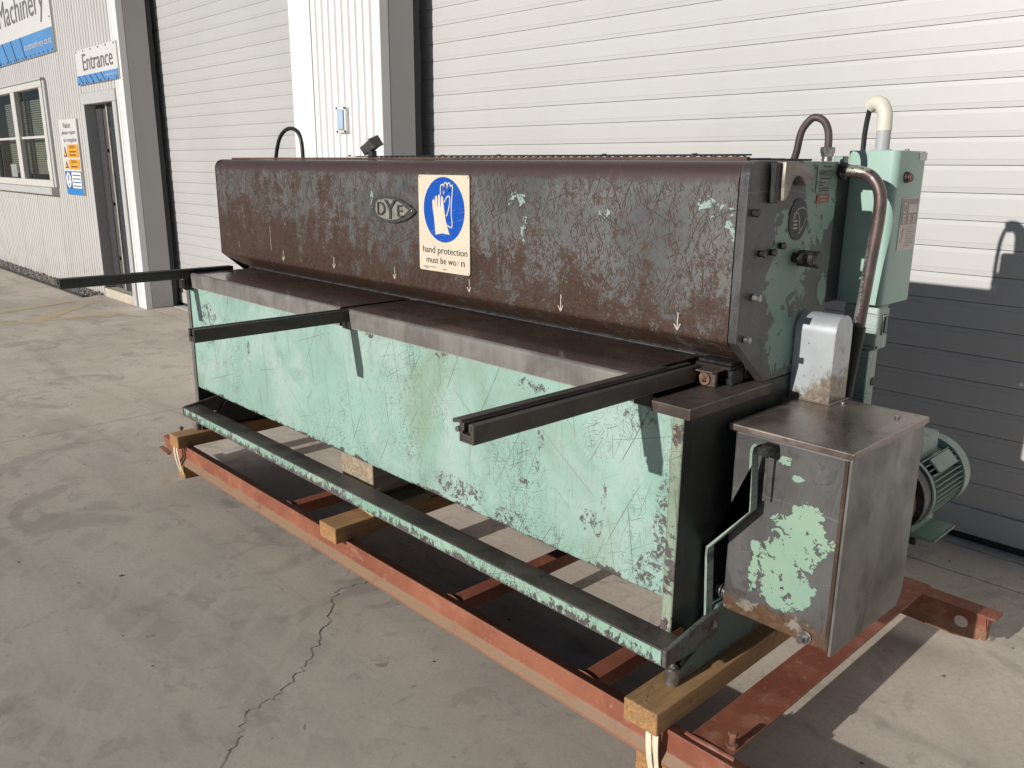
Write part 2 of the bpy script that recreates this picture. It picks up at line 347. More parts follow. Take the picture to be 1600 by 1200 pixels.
def m_wood(name, a, b, dark, off=(0, 0, 0), wet=.4):
    g = G(name, off)
    d = g.noise(3, 3, .5, 0)
    v = g.vm('ADD', g.v, g.vm('MULTIPLY', g.nd('ShaderNodeTexNoise').outputs[1], (.01, .01, .01)))
    ringv = g.vm('MULTIPLY', v, (34, 1.6, 34))
    ring = g.noise(1.0, 4, .6, 1.2, v=ringv)
    grain = g.noise(1.0, 5, .7, .2, v=v, st=(180, 7, 180))
    c = g.mix(g.ss(g.add(g.mul(ring, .7), g.mul(grain, .3)), .36, .64), a, b)
    c = g.mix(g.mul(g.ss(g.noise(6, 6, .7, .7, off=(2, 3, 1)), .50, .66), wet), c, dark)
    c = g.mix(g.mul(g.ss(g.noise(40, 3, .6, .6, off=(5, 2, 1)), .68, .72), .8), c, [q*.5 for q in dark])
    kn = g.noise(1.0, 2, .5, 0, st=(14, 4, 14), off=(3, 1, 7))
    c = g.mix(g.mul(g.ss(kn, .74, .80), .7), c, [q*.6 for q in dark])
    nz = g.nd('ShaderNodeNewGeometry'); sp = g.nd('ShaderNodeSeparateXYZ'); g.put(sp.inputs[0], nz.outputs['True Normal'])
    end = g.ss(g.m_('ABSOLUTE', sp.outputs[1]), .7, .95)
    ec = g.mix(g.ss(g.noise(38, 6, .7, 1.2, off=(1, 1, 9)), .40, .62), b, (a[0]*1.05, a[1]*.92, a[2]*.72))
    ck = g.m_('ABSOLUTE', g.m_('SUBTRACT', g.noise(26, 3, .6, 1.6, off=(6, 3, 2)), .5))
    ec = g.mix(g.mul(g.ss(ck, .0, .014, 1.0, 0.0), .6), ec, [q*.35 for q in dark])
    ec = g.mix(g.mul(g.ss(g.noise(11, 5, .7, .5, off=(3, 3, 5)), .50, .72), .55), ec, dark)
    c = g.mix(end, c, ec)
    return g.fin(c, .72, 0.0, g.add(ring, grain), .0025, .5, .3)

def m_red():
    g = G('red_oxide_paint', (0, 0, 0))
    big = g.noise(3, 6, .65, .5); fine = g.noise(55, 5, .7)
    c = g.mix(g.ss(big, .35, .65), (.205, .064, .037), (.300, .110, .063))
    c = g.mix(g.mul(g.ss(g.noise(12, 7, .72, .8, off=(2, 1, 1)), .52, .66), .65), c, (.34, .165, .110))
    c = g.mix(g.mul(g.ss(g.noise(38, 5, .7, .4, off=(8, 1, 4)), .60, .68), .8), c, (.34, .20, .14))
    c = g.mix(g.mul(g.ss(g.noise(20, 6, .7, .6, off=(5, 5, 1)), .62, .70), .7), c, (.095, .035, .026))
    nz = g.nd('ShaderNodeNewGeometry'); sp = g.nd('ShaderNodeSeparateXYZ'); g.put(sp.inputs[0], nz.outputs['True Normal'])
    # settled dust on the low outer lip
    lip = g.mul(g.ss(g.sep(2), .012, .018, 1.0, 0.0), g.ss(sp.outputs[2], -.2, .2))
    c = g.mix(g.mul(lip, g.ss(g.noise(9, 5, .7), .25, .5)), c, (.25, .160, .095))
    e = g.ss(g.add(g.edge(.006), g.mul(g.m_('SUBTRACT', fine, .5), .3)), .06, .25)
    c = g.mix(g.mul(e, .5), c, (.30, .15, .10))
    return g.fin(c, g.ss(fine, .3, .7, .48, .66), 0.0, g.add(fine, g.mul(big, .5)), .0012, .4, .4)

HOOD = m_hood()
APRON = m_mint('apron_mint_paint', -.02, .72, low=.436, top=.95, edges=.75)
BAR = m_mint('foot_bar_paint', .46, .25, low=.300, edges=1.0, pits=.12, msc=42, lowh=.045, lowa=.45, base=(.26, .43, .335))
BARTOP = m_steel('foot_bar_top_steel', (.110, .096, .084), (.062, .053, .047), .42, .2, .45, (.05, .032, .024), edges=.5, streak='x')
TABLE = m_steel('oiled_table_steel', (.200, .155, .135), (.130, .098, .085), .19, .75, .18, (.08, .052, .04), edges=.9, streak='x', blot=.2)
TABLE.node_tree.nodes['Principled BSDF'].inputs['Coat Weight'].default_value = .6
TABLE.node_tree.nodes['Principled BSDF'].inputs['Coat Roughness'].default_value = .16
LIP = m_steel('table_lip_steel', (.245, .228, .205), (.165, .150, .135), .46, .25, .12, (.16, .11, .075), edges=.9, streak='z', blot=.25)
ARM = m_steel('dark_arm_steel', (.075, .067, .057), (.036, .033, .029), .40, .25, .18, (.06, .045, .035), edges=.95, streak='y', blot=.4)
SIDE = m_patch('end_plate_steel', [(2.03, 1.27, .10, .14), (2.05, 1.35, .06, .06), (2.16, 1.43, .09, .12), (2.02, 1.19, .10, .05), (2.10, 1.505, .05, .02), (2.04, 1.06, .09, .09), (1.97, 1.20, .05, .08), (2.13, 1.02, .06, .10), (2.22, 1.17, .03, .04)], 'yz', (.110, .110, .110), (.068, .068, .068), paint=(.20, .30, .26), namp=2.2)
SIDELOW = m_steel('shade_black_plate', (.040, .042, .040), (.018, .020, .019), .42, .1, .5, (.028, .045, .036), edges=.5, streak='z')  # shade on the lower plates is put into this near-black colour
FOOT = m_mint('foot_plate_paint', .10, .8, 'X_AXIS', edges=.6, base=(.10, .165, .135), low=.225)
GEAR = m_patch('gear_box_steel', [(-.845, .645, .075, .05), (-.875, .585, .065, .045), (-.90, .535, .05, .035), (-.85, .50, .05, .04), (-.89, .485, .055, .045), (-.835, .71, .035, .02), (-.965, .50, .014, .05), (-.965, .575, .012, .02), (-.905, .82, .016, .012), (-.87, .785, .015, .008)], 'xz', (.118, .115, .113), (.076, .073, .071), rustz=.36, paint=(.275, .42, .33), namp=2.3, nsc=26)
def m_gearside():
    g = G('gear_cover_steel', BASE)
    cl = g.noise(7.0, 3, .5, .3, st=(1, 1, .8)); sm = g.noise(18, 6, .65, .4); fine = g.noise(70, 4, .7)
    c = g.mix(g.ss(g.add(g.mul(cl, .75), g.mul(sm, .25)), .36, .60), (.085, .082, .080), (.215, .212, .206))
    c = g.mix(g.mul(g.ss(g.noise(10, 3, .5, .3, st=(1, 1.1, .75), off=(3, 1, 6)), .54, .72), .7), c, (.075, .073, .073))
    c = g.mix(g.mul(g.lin(g.sep(2), .36, .46, .6, .0), g.ss(g.noise(20, 5, .7), .45, .6)), c, (.30, .25, .20))
    c = g.mix(g.mul(g.many([(.5, .12, .03, .0010, .3), (1.9, .16, .04, .0010, .3)], 'X_AXIS', 1.2), .35), c, (.45, .44, .42))
    e = g.ss(g.add(g.edge(.007), g.mul(g.m_('SUBTRACT', fine, .5), .2)), .05, .25)
    c = g.mix(g.mul(e, .9), c, (.36, .31, .27))
    return g.fin(c, g.ss(sm, .3, .7, .34, .50), .45, fine, .0005, .35)
GEARSIDE = m_gearside()
GEARTOP = m_steel('gear_lid_steel', (.25, .21, .185), (.125, .098, .083), .30, .55, .55, (.075, .046, .034), edges=.9, streak='y', blot=.3)
CAP = m_steel('bed_cap_steel', (.135, .110, .095), (.085, .064, .052), .40, .4, .5, (.070, .042, .028), edges=.8, streak='x')
SILVER = None
def m_silver():
    g = G('silver_guard_paint', BASE)
    big = g.noise(5, 5, .6); fine = g.noise(60, 4, .7)
    c = g.mix(g.ss(big, .35, .65), (.42, .44, .46), (.52, .55, .57))
    rr = g.add(g.lin(g.sep(2), .88, 1.02, .45, -.25), g.mul(g.m_('SUBTRACT', g.noise(16, 7, .7, .6), .5), 1.6))
    rr = g.add(rr, g.lin(g.sep(0), -1.05, -.965, -.25, .18))
    c = g.mix(g.mul(g.ss(rr, .05, .22), .85), c, g.mix(g.ss(fine, .35, .65), (.13, .085, .05), (.30, .24, .16)))
    c = g.mix(g.mul(g.ss(g.noise(55, 4, .7, .5, off=(3, 3, 3)), .66, .70), .9), c, (.07, .055, .05))
    e = g.ss(g.add(g.edge(.006), g.mul(g.m_('SUBTRACT', fine, .5), .2)), .05, .22)
    c = g.mix(g.mul(e, .7), c, (.14, .09, .07))
    return g.fin(c, .36, .35, fine, .0006, .4)
SILVER = m_silver()
EBOX = plain('electrical_box_paint', (.34, .49, .42), .42, 0, .05, 7, dirt=(.24, .35, .29))
EPOST = m_mint('rear_post_paint', -.12, .3, 'X_AXIS', edges=.7, base=(.30, .42, .36))
MOTORM = m_mint('motor_paint', -.5, .25, 'X_AXIS', edges=.35, base=(.22, .32, .27), pits=-.05)
PIPE = m_patch('chipped_pipe', [(-.983, 1.30, .008, .07), (-.990, 1.17, .012, .08), (-1.03, 1.497, .035, .010)], 'xz', (.19, .145, .135), (.090, .062, .056), paint=(.36, .37, .34), nsc=95, namp=2.6)
PIPE.node_tree.nodes['Principled BSDF'].inputs['Metallic'].default_value = .55
PIPE.node_tree.nodes['Principled BSDF'].inputs['Coat Weight'].default_value = .4
BLACK = plain('black_rubber', (.018, .018, .019), .55, 0, .3)
BLACKM = plain('blackened_steel', (.035, .034, .033), .38, .4, .35, 40, dirt=(.07, .06, .05))
BOLT = plain('bolt_steel', (.30, .29, .27), .34, .8, .3, 60, dirt=(.10, .07, .05))
RUSTB = plain('rusty_bolt', (.19, .085, .05), .75, 0, .35, 50, dirt=(.09, .04, .025))
RUSTBAR = m_steel('rusty_trim', (.120, .068, .050), (.060, .038, .032), .6, .1, .6, (.20, .13, .09), edges=.3, streak='x')
CAST = m_patch('cast_hook', [(1.92, 1.44, .01, .02)], 'yz', (.30, .265, .23), (.17, .145, .12), paint=(.34, .35, .27), nsc=45)
CREAM = plain('cream_strap', (.72, .66, .50), .5, 0, .08, 30, dirt=(.45, .38, .26))
PVC = plain('cream_pvc', (.70, .66, .55), .4, 0, .05, 12, dirt=(.40, .34, .26))
PVCG = plain('grey_pvc', (.42, .42, .43), .4, 0, .06, 14, dirt=(.15, .13, .12))
SIGNC = plain('cream_sign_plate', (.68, .585, .46), .38, 0, .03, 10)
SIGNB = G('sign_blue_ink'); _n = SIGNB.many([(.2, .05, .012, .0006, .3), (1.5, .06, .014, .0006, .35)], 'Y_AXIS', 5.0)
SIGNB = SIGNB.fin(SIGNB.mix(SIGNB.mul(_n, .6), (.002, .078, .42), (.55, .55, .55)), .35)
SIGNW = plain('sign_white_ink', (.70, .61, .49), .4, 0, .03)
INK = plain('black_ink', (.030, .030, .032), .5, 0, .2)
CHALK = plain('chalk_mark', (.50, .44, .37), .8, 0, .25, 90)
BADGEL = plain('badge_light_face', (.28, .27, .235), .4, .2, .2, 80, dirt=(.14, .12, .10))
BADGED = plain('badge_dark_cast', (.075, .072, .066), .42, .3, .3, 70)
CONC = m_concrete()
SLAT = m_white('roller_door_paint', (.525, .515, .505), .10, (.43, .40, .365), .42, 3)
SLATD = m_white('roller_door_paint_far', (.475, .464, .455), .10, (.43, .40, .365), .42, 9)
CLAD = m_white('white_cladding', (.575, .555, .535), .35, (.42, .385, .35), .45, 1)
CLADN = m_white('white_cladding_clean', (.80, .79, .775), .06, (.62, .58, .53), .42, 5)
TRIM = m_white('grey_trim_paint', (.50, .495, .49), .12, (.30, .28, .25), .5, 2)
JAMB = m_white('grey_jamb_paint', (.46, .45, .435), .12, (.30, .28, .26), .5, 4)
FRAMEW = m_white('window_frame_paint', (.62, .60, .565), .12, (.40, .37, .32), .4, 6)
SIGNBLUE = plain('sign_panel_blue', (.095, .26, .52), .4, 0, .04, 4)
SIGNLBLUE = plain('notice_light_blue', (.02, .22, .62), .4, 0, .04, 4)
SIGNDB = plain('notice_dark_blue', (.03, .10, .30), .4, 0, .04, 4)
SIGNWH = m_white('sign_panel_white', (.66, .64, .62), .10, (.5, .47, .43), .4, 7)
SIGNLINE = plain('sign_stripe_dark', (.05, .07, .20), .5)
GREYINK = plain('grey_ink', (.16, .155, .15), .5, 0, .05)
ORANGE = plain('notice_orange', (.72, .33, .03), .45, 0, .05)
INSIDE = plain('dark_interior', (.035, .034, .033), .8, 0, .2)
DOORG = plain('entrance_door_leaf', (.036, .037, .043), .3, .1, .15)
ALU = plain('door_aluminium', (.46, .44, .41), .4, .5, .1)
BLIND = plain('blind_slat', (.42, .39, .34), .6, 0, .1)
PAPER = plain('paper_white', (.74, .73, .71), .6, 0, .03)
YELLOW = G('worn_yellow_line', world=True)
_f = YELLOW.ss(YELLOW.add(YELLOW.noise(7, 7, .7, .5), YELLOW.mul(YELLOW.noise(1.3, 3, .5), .5)), .52, .90)
YELLOW = YELLOW.fin(YELLOW.mix(YELLOW.add(.30, YELLOW.mul(_f, .7)), (.60, .40, .13), (.49, .43, .34)), .7)
CRACKM = plain('crack_dark', (.085, .074, .062), .95, 0, .3)  # dark tone of the crack ribbons
TIMB = m_wood('fresh_bearer_wood', (.43, .255, .120), (.31, .170, .075), (.18, .100, .052))
TIMBN = m_wood('near_bearer_wood', (.42, .255, .12), (.30, .175, .080), (.17, .10, .055), wet=.7)
GREYW = m_wood('weathered_grey_wood', (.42, .36, .29), (.25, .21, .165), (.12, .095, .07), wet=.6)
PALEW = m_wood('pale_packing_wood', (.50, .41, .26), (.38, .30, .18), (.19, .14, .08))
REDM = m_red()
STONE = plain('grey_gravel', (.24, .225, .20), .9, 0, .35, 40)
GLASSM = bpy.data.materials.new('window_glass'); GLASSM.use_nodes = True
_t = GLASSM.node_tree; _t.nodes.clear()
_o = _t.nodes.new('ShaderNodeOutputMaterial'); _mx = _t.nodes.new('ShaderNodeMixShader'); _tr = _t.nodes.new('ShaderNodeBsdfTransparent')
_gl = _t.nodes.new('ShaderNodeBsdfGlossy'); _gl.inputs['Roughness'].default_value = .02; _fr = _t.nodes.new('ShaderNodeFresnel'); _fr.inputs[0].default_value = 1.5
_tr.inputs[0].default_value = (.80, .83, .81, 1)
_ge = _t.nodes.new('ShaderNodeNewGeometry'); _mm = _t.nodes.new('ShaderNodeMath'); _mm.operation = 'MULTIPLY_ADD'; _mm.inputs[1].default_value = -1; _mm.inputs[2].default_value = 1
_m2 = _t.nodes.new('ShaderNodeMath'); _m2.operation = 'MULTIPLY'
_t.links.new(_ge.outputs['Backfacing'], _mm.inputs[0]); _t.links.new(_mm.outputs[0], _m2.inputs[0]); _t.links.new(_fr.outputs[0], _m2.inputs[1]); _t.links.new(_m2.outputs[0], _mx.inputs[0]); _t.links.new(_tr.outputs[0], _mx.inputs[1]); _t.links.new(_gl.outputs[0], _mx.inputs[2]); _t.links.new(_mx.outputs[0], _o.inputs[0])

# ------------------------------------------------------------------ mesh helpers (world coordinates in, stored from the thing's base)
def root_base(p):
    while p.parent: p = p.parent
    return p.location.copy()
def link(name, me, m, parent=None, base=None):
    o = bpy.data.objects.new(name, me)
    if m is not None:
        me.materials.clear(); me.materials.append(m)
    COL.objects.link(o)
    if parent is not None: o.parent = parent
    elif base is not None: o.location = base
    return o
def obj(name, bm, m, parent=None, base=None, smooth=False, mats=None):
    b = root_base(parent) if parent is not None else (Vector(base) if base is not None else Vector((0, 0, 0)))
    bmesh.ops.recalc_face_normals(bm, faces=bm.faces)
    bmesh.ops.translate(bm, verts=bm.verts, vec=-b)
    me = bpy.data.meshes.new(name); 
    if smooth:
        for f in bm.faces: f.smooth = True
        for e in bm.edges:
            if len(e.link_faces) == 2 and e.calc_face_angle(0) > R(32): e.smooth = False
    bm.to_mesh(me); bm.free()
    o = link(name, me, m, parent, b)
    if mats:
        for x in mats: me.materials.append(x)
    return o
def thing(name, label, cat, loc, group=None):
    o = bpy.data.objects.new(name, None); COL.objects.link(o); o.location = loc
    o.empty_display_size = .1
    return tag(o, label, cat, group)
def tag(o, label=None, cat=None, group=None, kind=None):
    if label: o['label'] = label
    if cat: o['category'] = cat
    if group: o['group'] = group
    if kind: o['kind'] = kind
    return o
def NB(): return bmesh.new()
def box(bm, x0, x1, y0, y1, z0, z1, bev=0.0, seg=2):
    b = bmesh.new()
    bmesh.ops.create_cube(b, size=1)
    for v in b.verts:
        v.co = Vector((x0+(v.co.x+.5)*(x1-x0), y0+(v.co.y+.5)*(y1-y0), z0+(v.co.z+.5)*(z1-z0)))
    if bev: bmesh.ops.bevel(b, geom=b.edges[:], offset=bev, segments=seg, profile=.5, affect='EDGES')
    merge(bm, b); return bm
def merge(bm, b):
    me = bpy.data.meshes.new('tmp'); b.to_mesh(me); b.free(); bm.from_mesh(me); bpy.data.meshes.remove(me)
def prism(bm, pts, axis, a, c, bev=0.0, seg=2):
    """pts: outline in the two other axes (in xyz order); extruded along axis from a to c"""
    b = bmesh.new()
    def P(p, w):
        if axis == 'x': return (w, p[0], p[1])
        if axis == 'y': return (p[0], w, p[1])
        return (p[0], p[1], w)
    v0 = [b.verts.new(P(p, a)) for p in pts]; v1 = [b.verts.new(P(p, c)) for p in pts]
    n = len(pts)
    b.faces.new(v0); b.faces.new(v1[::-1])
    for i in range(n): b.faces.new((v0[i], v0[(i+1) % n], v1[(i+1) % n], v1[i]))
    bmesh.ops.recalc_face_normals(b, faces=b.faces)
    if bev: bmesh.ops.bevel(b, geom=b.edges[:], offset=bev, segments=seg, profile=.5, affect='EDGES')
    merge(bm, b); return bm
def cyl(bm, c, d, r, L, n=20, r2=None, bev=0.0):
    """cylinder from c along d with length L"""
    b = bmesh.new(); d = Vector(d).normalized()
    q = d.to_track_quat('Z', 'Y')
    bmesh.ops.create_cone(b, cap_ends=True, segments=n, radius1=r, radius2=r if r2 is None else r2, depth=L)
    if bev: bmesh.ops.bevel(b, geom=[e for e in b.edges if abs(e.verts[0].co.z-e.verts[1].co.z) < 1e-6], offset=bev, segments=2, affect='EDGES')
    for v in b.verts: v.co = q @ (v.co + Vector((0, 0, L/2))) + Vector(c)
    merge(bm, b); return bm
def ring(bm, c, d, r0, r1, L, n=32):
    d = Vector(d).normalized(); q = d.to_track_quat('Z', 'Y'); c = Vector(c)
    A = []
    for (r, z) in ((r0, 0), (r1, 0), (r1, L), (r0, L)):
        A.append([bm.verts.new(q @ Vector((r*math.cos(2*math.pi*i/n), r*math.sin(2*math.pi*i/n), z)) + c) for i in range(n)])
    for k in range(4):
        for i in range(n):
            bm.faces.new((A[k][i], A[k][(i+1) % n], A[(k+1) % 4][(i+1) % n], A[(k+1) % 4][i]))
    return bm
def smoothpath(pts, n=8):
    P = [Vector(p) for p in pts]; out = []
    for i in range(len(P)-1):
        p0 = P[max(i-1, 0)]; p1 = P[i]; p2 = P[i+1]; p3 = P[min(i+2, len(P)-1)]
        for k in range(n):
            t = k/n
            out.append(.5*((2*p1)+(-p0+p2)*t+(2*p0-5*p1+4*p2-p3)*t*t+(-p0+3*p1-3*p2+p3)*t**3))
    out.append(P[-1]); return out
def tube(bm, pts, r, n=12, sm=8, caps=True):
    P = smoothpath(pts, sm) if sm else [Vector(p) for p in pts]
    rings = []; T = (P[1]-P[0]).normalized(); N = T.orthogonal().normalized()
    for i, p in enumerate(P):
        t = (P[min(i+1, len(P)-1)]-P[max(i-1, 0)]).normalized()
        N = (N - t*N.dot(t)).normalized(); B = t.cross(N)
        rr = r[i] if isinstance(r, list) else r
        rings.append([bm.verts.new(p+(N*math.cos(2*math.pi*k/n)+B*math.sin(2*math.pi*k/n))*rr) for k in range(n)])
    for a, b in zip(rings, rings[1:]):
        for k in range(n): bm.faces.new((a[k], a[(k+1) % n], b[(k+1) % n], b[k]))
    if caps: bm.faces.new(rings[0][::-1]); bm.faces.new(rings[-1])
    return bm
def flat_xz(bm, pts, y, t=.0006):
    return prism(bm, pts, 'y', y, y+t)
def strip_xz(bm, pts, y, w, t=.0006):
    """a drawn line of width w in the XZ plane"""
    P = [Vector((p[0], 0, p[1])) for p in pts]; L = []; Rr = []
    for i in range(len(P)):
        d = (P[min(i+1, len(P)-1)]-P[max(i-1, 0)]); d.normalize(); n = Vector((-d.z, 0, d.x))*(w/2)
        L.append((P[i]+n)); Rr.append((P[i]-n))
    for i in range(len(P)-1):
        q = [L[i], L[i+1], Rr[i+1], Rr[i]]
        bm.faces.new([bm.verts.new((a.x, y, a.z)) for a in q])
    return bm
def hexbolt(bm, c, d, r=.009, h=.008, washer=True):
    d = Vector(d).normalized(); c = Vector(c)
    if washer: cyl(bm, c, d, r*1.5, .002, 16); c = c + d*.002
    cyl(bm, c, d, r*1.1, h, 6, bev=.0008); cyl(bm, c+d*h, d, r*.55, h*.5, 12)
    return bm
_DG = None
def text(name, s, rect, plane, m, parent, shear=0.0):
    """flat lettering fitted into rect; plane 'y': rect = x0,x1,z0,z1 at y; plane 'x': rect = y0,y1,z0,z1 at x"""
    cu = bpy.data.curves.new(name, 'FONT'); cu.body = s; cu.resolution_u = 3
    to = bpy.data.objects.new(name, cu); COL.objects.link(to)
    me = bpy.data.meshes.new_from_object(to.evaluated_get(bpy.context.evaluated_depsgraph_get()))
    bpy.data.objects.remove(to); bpy.data.curves.remove(cu)
    xs = [v.co.x for v in me.vertices]; ys = [v.co.y for v in me.vertices]
    x0, x1, y0, y1 = min(xs), max(xs), min(ys), max(ys)
    b = root_base(parent)
    ax, at = plane
    for v in me.vertices:
        u = rect[0]+(v.co.x-x0)/(x1-x0)*(rect[1]-rect[0]); w = rect[2]+(v.co.y-y0)/(y1-y0)*(rect[3]-rect[2])
        v.co = (Vector((u, at, w)) if ax == 'y' else Vector((at, u, w))) - b
    o = link(name, me, m, parent)
    return o

# ================================================================== SETTING: ground
ground = NB(); box(ground, -300, 300, -300, 300, -.30, -.022)
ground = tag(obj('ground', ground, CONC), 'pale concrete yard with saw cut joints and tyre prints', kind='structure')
xj = [-30, -25.08, -20.08, -15.08, -10.08, -5.08, 5.0, 10, 15, 20, 25]
yj = [-22, -17, -12, -7, -2, 3.25, 3.85]
slab_me = {}
for i in range(len(xj)-1):
    for j in range(len(yj)-1):
        bm = NB(); box(bm, xj[i]+.0025, xj[i+1]-.0025, yj[j]+.0025, yj[j+1]-.0025, -.021, 0.0, .0015, 1)
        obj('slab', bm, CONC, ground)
# crack that wanders over the near slab
cp = [(-2.394, 1.55), (-2.404, 1.42), (-2.333, 1.36), (-2.20, 1.24), (-2.083, 1.116), (-2.02, 1.03), (-1.99, .958), (-1.978, .863), (-1.90, .80), (-1.819, .714), (-1.70, .62), (-1.62, .48)]
pts = []
for a, b in zip(cp, cp[1:]):
    n = 7
    for k in range(n):
        t = k/n; pts.append((a[0]+(b[0]-a[0])*t+random.uniform(-.011, .011), a[1]+(b[1]-a[1])*t+random.uniform(-.011, .011)))
bm = NB(); prev = None
for i, p in enumerate(pts):
    w = random.uniform(.0004, .0015)
    a = bm.verts.new((p[0]-w, p[1]-w*.6, .0012)); b = bm.verts.new((p[0]+w, p[1]+w*.6, .0012))
    if prev: bm.faces.new((prev[0], prev[1], b, a))
    prev = (a, b)
obj('crack', bm, CRACKM, ground)
bm = NB(); prev = None
for i in range(40):
    t = i/39; x = -1.83+t*.62+random.uniform(-.008, .008); y = 2.15+math.sin(t*5)*.10+t*.2+random.uniform(-.008, .008); w = random.uniform(.0008, .0018)
    a = bm.verts.new((x, y-w, .0012)); b = bm.verts.new((x, y+w, .0012))
    if prev: bm.faces.new((prev[0], prev[1], b, a))
    prev = (a, b)
obj('crack', bm, CRACKM, ground)
# faded yellow bay marking by the entrance
def gline(p, q, w, z=.0012):
    p = Vector((*p, z)); q = Vector((*q, z)); d = (q-p).normalized(); n = Vector((-d.y, d.x, 0))*w/2
    bm = NB(); N = 24
    A = [(bm.verts.new(p+(q-p)*k/N+n*random.uniform(.85, 1.1)), bm.verts.new(p+(q-p)*k/N-n*random.uniform(.85, 1.1))) for k in range(N+1)]
    for a, b in zip(A, A[1:]): bm.faces.new((a[0], a[1], b[1], b[0]))
    obj('painted_line', bm, YELLOW, ground)
gline((-8.95, 1.2), (-8.92, 2.95), .10)
gline((-8.86, 2.06), (-9.92, 2.99), .17, .0018)
gline((-9.45, 1.30), (-10.05, 2.80), .17, .0024)
# debris: leaves and stones on the concrete
_ib = bmesh.new(); bmesh.ops.create_icosphere(_ib, subdivisions=1, radius=1.0)
ICV = [v.co.copy() for v in _ib.verts]; ICF = [[v.index for v in f.verts] for f in _ib.faces]; _ib.free()
def pebble(bm, c, sx, sy, sz):
    vs = [bm.verts.new((c[0]+v.x*sx*random.uniform(.8, 1.2), c[1]+v.y*sy*random.uniform(.8, 1.2), c[2]+v.z*sz)) for v in ICV]
    for f in ICF: bm.faces.new([vs[i] for i in f])
deb = NB()
for i in range(170):
    x = random.uniform(-10, -.4); y = random.uniform(-.2, 3.1); s = random.uniform(.0016, .0045)
    if random.random() < .15: s *= 2.0
    pebble(deb, (x, y, s*.3), s*random.uniform(.6, 1.6), s, s*.45)
tag(obj('grit', deb, plain('dark_grit', (.12, .10, .08), .9, 0, .5, 90), base=(-4, 1, 0)), 'scattered dark grit and leaf crumbs lying on the concrete', 'grit', kind='stuff')

# ================================================================== warehouse
WY, DY = 3.194, 3.577
wh = thing('warehouse', 'white ribbed metal warehouse with two grey roller doors behind the machine', 'building', (-6.0, WY, 0))
PER = .0836
def panel(x0, x1, z0, z1, m, y=WY):
    n = max(1, round((x1-x0)/PER)); p = (x1-x0)/n
    prof = []
    for k in range(n):
        a = x0+k*p
        prof += [(a+.002, y), (a+p*.70, y), (a+p*.77, y+.013), (a+p*.93, y+.013)]
    prof += [(x1-.001, y), (x1-.001, y+.03), (x0+.002, y+.03)]
    bm = NB(); prism(bm, prof, 'z', z0, z1); return obj('cladding_panel', bm, m, wh)
TOP = 4.7
def run(x0, x1, z0, z1, m):
    n = max(1, round((x1-x0)/.836)); p = (x1-x0)/n
    for k in range(n): panel(x0+k*p, x0+(k+1)*p-.003, z0, z1, m)
run(-20.2, -14.30, .0, TOP, CLAD)
run(-14.30, -11.50, .0, 1.10, CLAD); run(-14.30, -11.50, 2.45, TOP, CLAD)
run(-11.50, -10.20, .0, TOP, CLAD)
run(-10.20, -9.16, 2.22, TOP, CLAD)
run(-9.16, -9.03, .0, TOP, CLADN)
run(-5.36, -4.64, .0, TOP, CLADN)
def wbox(name, x0, x1, y0, y1, z0, z1, m, bev=.003, parent=None):
    bm = NB(); box(bm, x0, x1, y0, y1, z0, z1, bev, 1); return obj(name, bm, m, parent or wh)
# corner flashings and jambs
wbox('corner_flashing', -9.028, -8.93, WY-.006, WY+.06, .0, TOP, CLADN)
wbox('corner_flashing', -4.636, -4.546, WY-.006, WY+.06, .0, TOP, CLADN)
wbox('corner_flashing', -5.43, -5.363, WY-.006, WY+.06, .0, TOP, CLADN)
wbox('jamb', -9.05, -8.929, WY+.062, 3.476, .0, TOP, JAMB)
wbox('jamb', -4.70, -4.545, WY+.062, 3.447, .0, TOP, JAMB)
wbox('jamb', -5.428, -5.31, WY+.062, 3.447, .0, TOP, JAMB)
for x0 in (-9.05, -4.70):
    bm = NB(); y0 = 3.478 if x0 < -6 else 3.449
    z = 0.0
    while z < TOP:
        h = random.uniform(.10, .22); box(bm, x0, x0+(.118 if x0 < -6 else .152)+random.uniform(0, .004), y0, y0+.045+random.uniform(-.003, .006), z, min(TOP, z+h)); z += h
    obj('guide_seal', bm, BLACK, wh)
wbox('guide_channel', -6.26, -5.44, 3.535, 3.56, .0, TOP, CLADN)
# roller doors
def roller(x0, x1, m):
    d = bpy.data.objects.new('roller_door', None); COL.objects.link(d); d.parent = wh
    t = .0024; e = .021; p = .105
    prof = [(DY, e), (DY, p-e), (DY+.0012, p-e+.001), (DY+t, p-.0016), (DY+.016, p-.0016), (DY+.016, .0008), (DY+t, .0008), (DY+.0012, e-.001)]
    bm = NB(); prism(bm, prof, 'x', x0, x1)
    b = root_base(wh)
    bmesh.ops.translate(bm, verts=bm.verts, vec=-b); bmesh.ops.recalc_face_normals(bm, faces=bm.faces)
    me = bpy.data.meshes.new('door_slat'); bm.to_mesh(me); bm.free()
    me.materials.append(m)
    z = .149; k = 0
    while z < 4.35:
        o = bpy.data.objects.new('door_slat', me); COL.objects.link(o); o.parent = d
        o.location = (0, random.uniform(-.0006, .0006), z); z += p; k += 1
    wbox('bottom_bar', x0, x1, DY-.012, DY+.02, .035, .148, m, .004, d)
    wbox('rubber_seal', x0, x1, DY-.004, DY+.015, .002, .035, BLACK, .003, d)
    return d
roller(-9.4, -5.3, SLATD)
roller(-4.9, 4.2, SLAT)
wbox('door_header', -8.92, -5.44, WY, WY+.3, 4.05, TOP, CLADN)
wbox('door_header', -4.54, 4.2, WY, WY+.3, 4.05, TOP, CLADN)
run(4.25, 9.27, .0, TOP, CLADN)
wbox('roof', -20.3, 9.3, WY-.1, 12, TOP, TOP+.15, CLADN)
wbox('back_wall', -20.3, 9.3, 11.8, 12, 0, TOP, INSIDE)
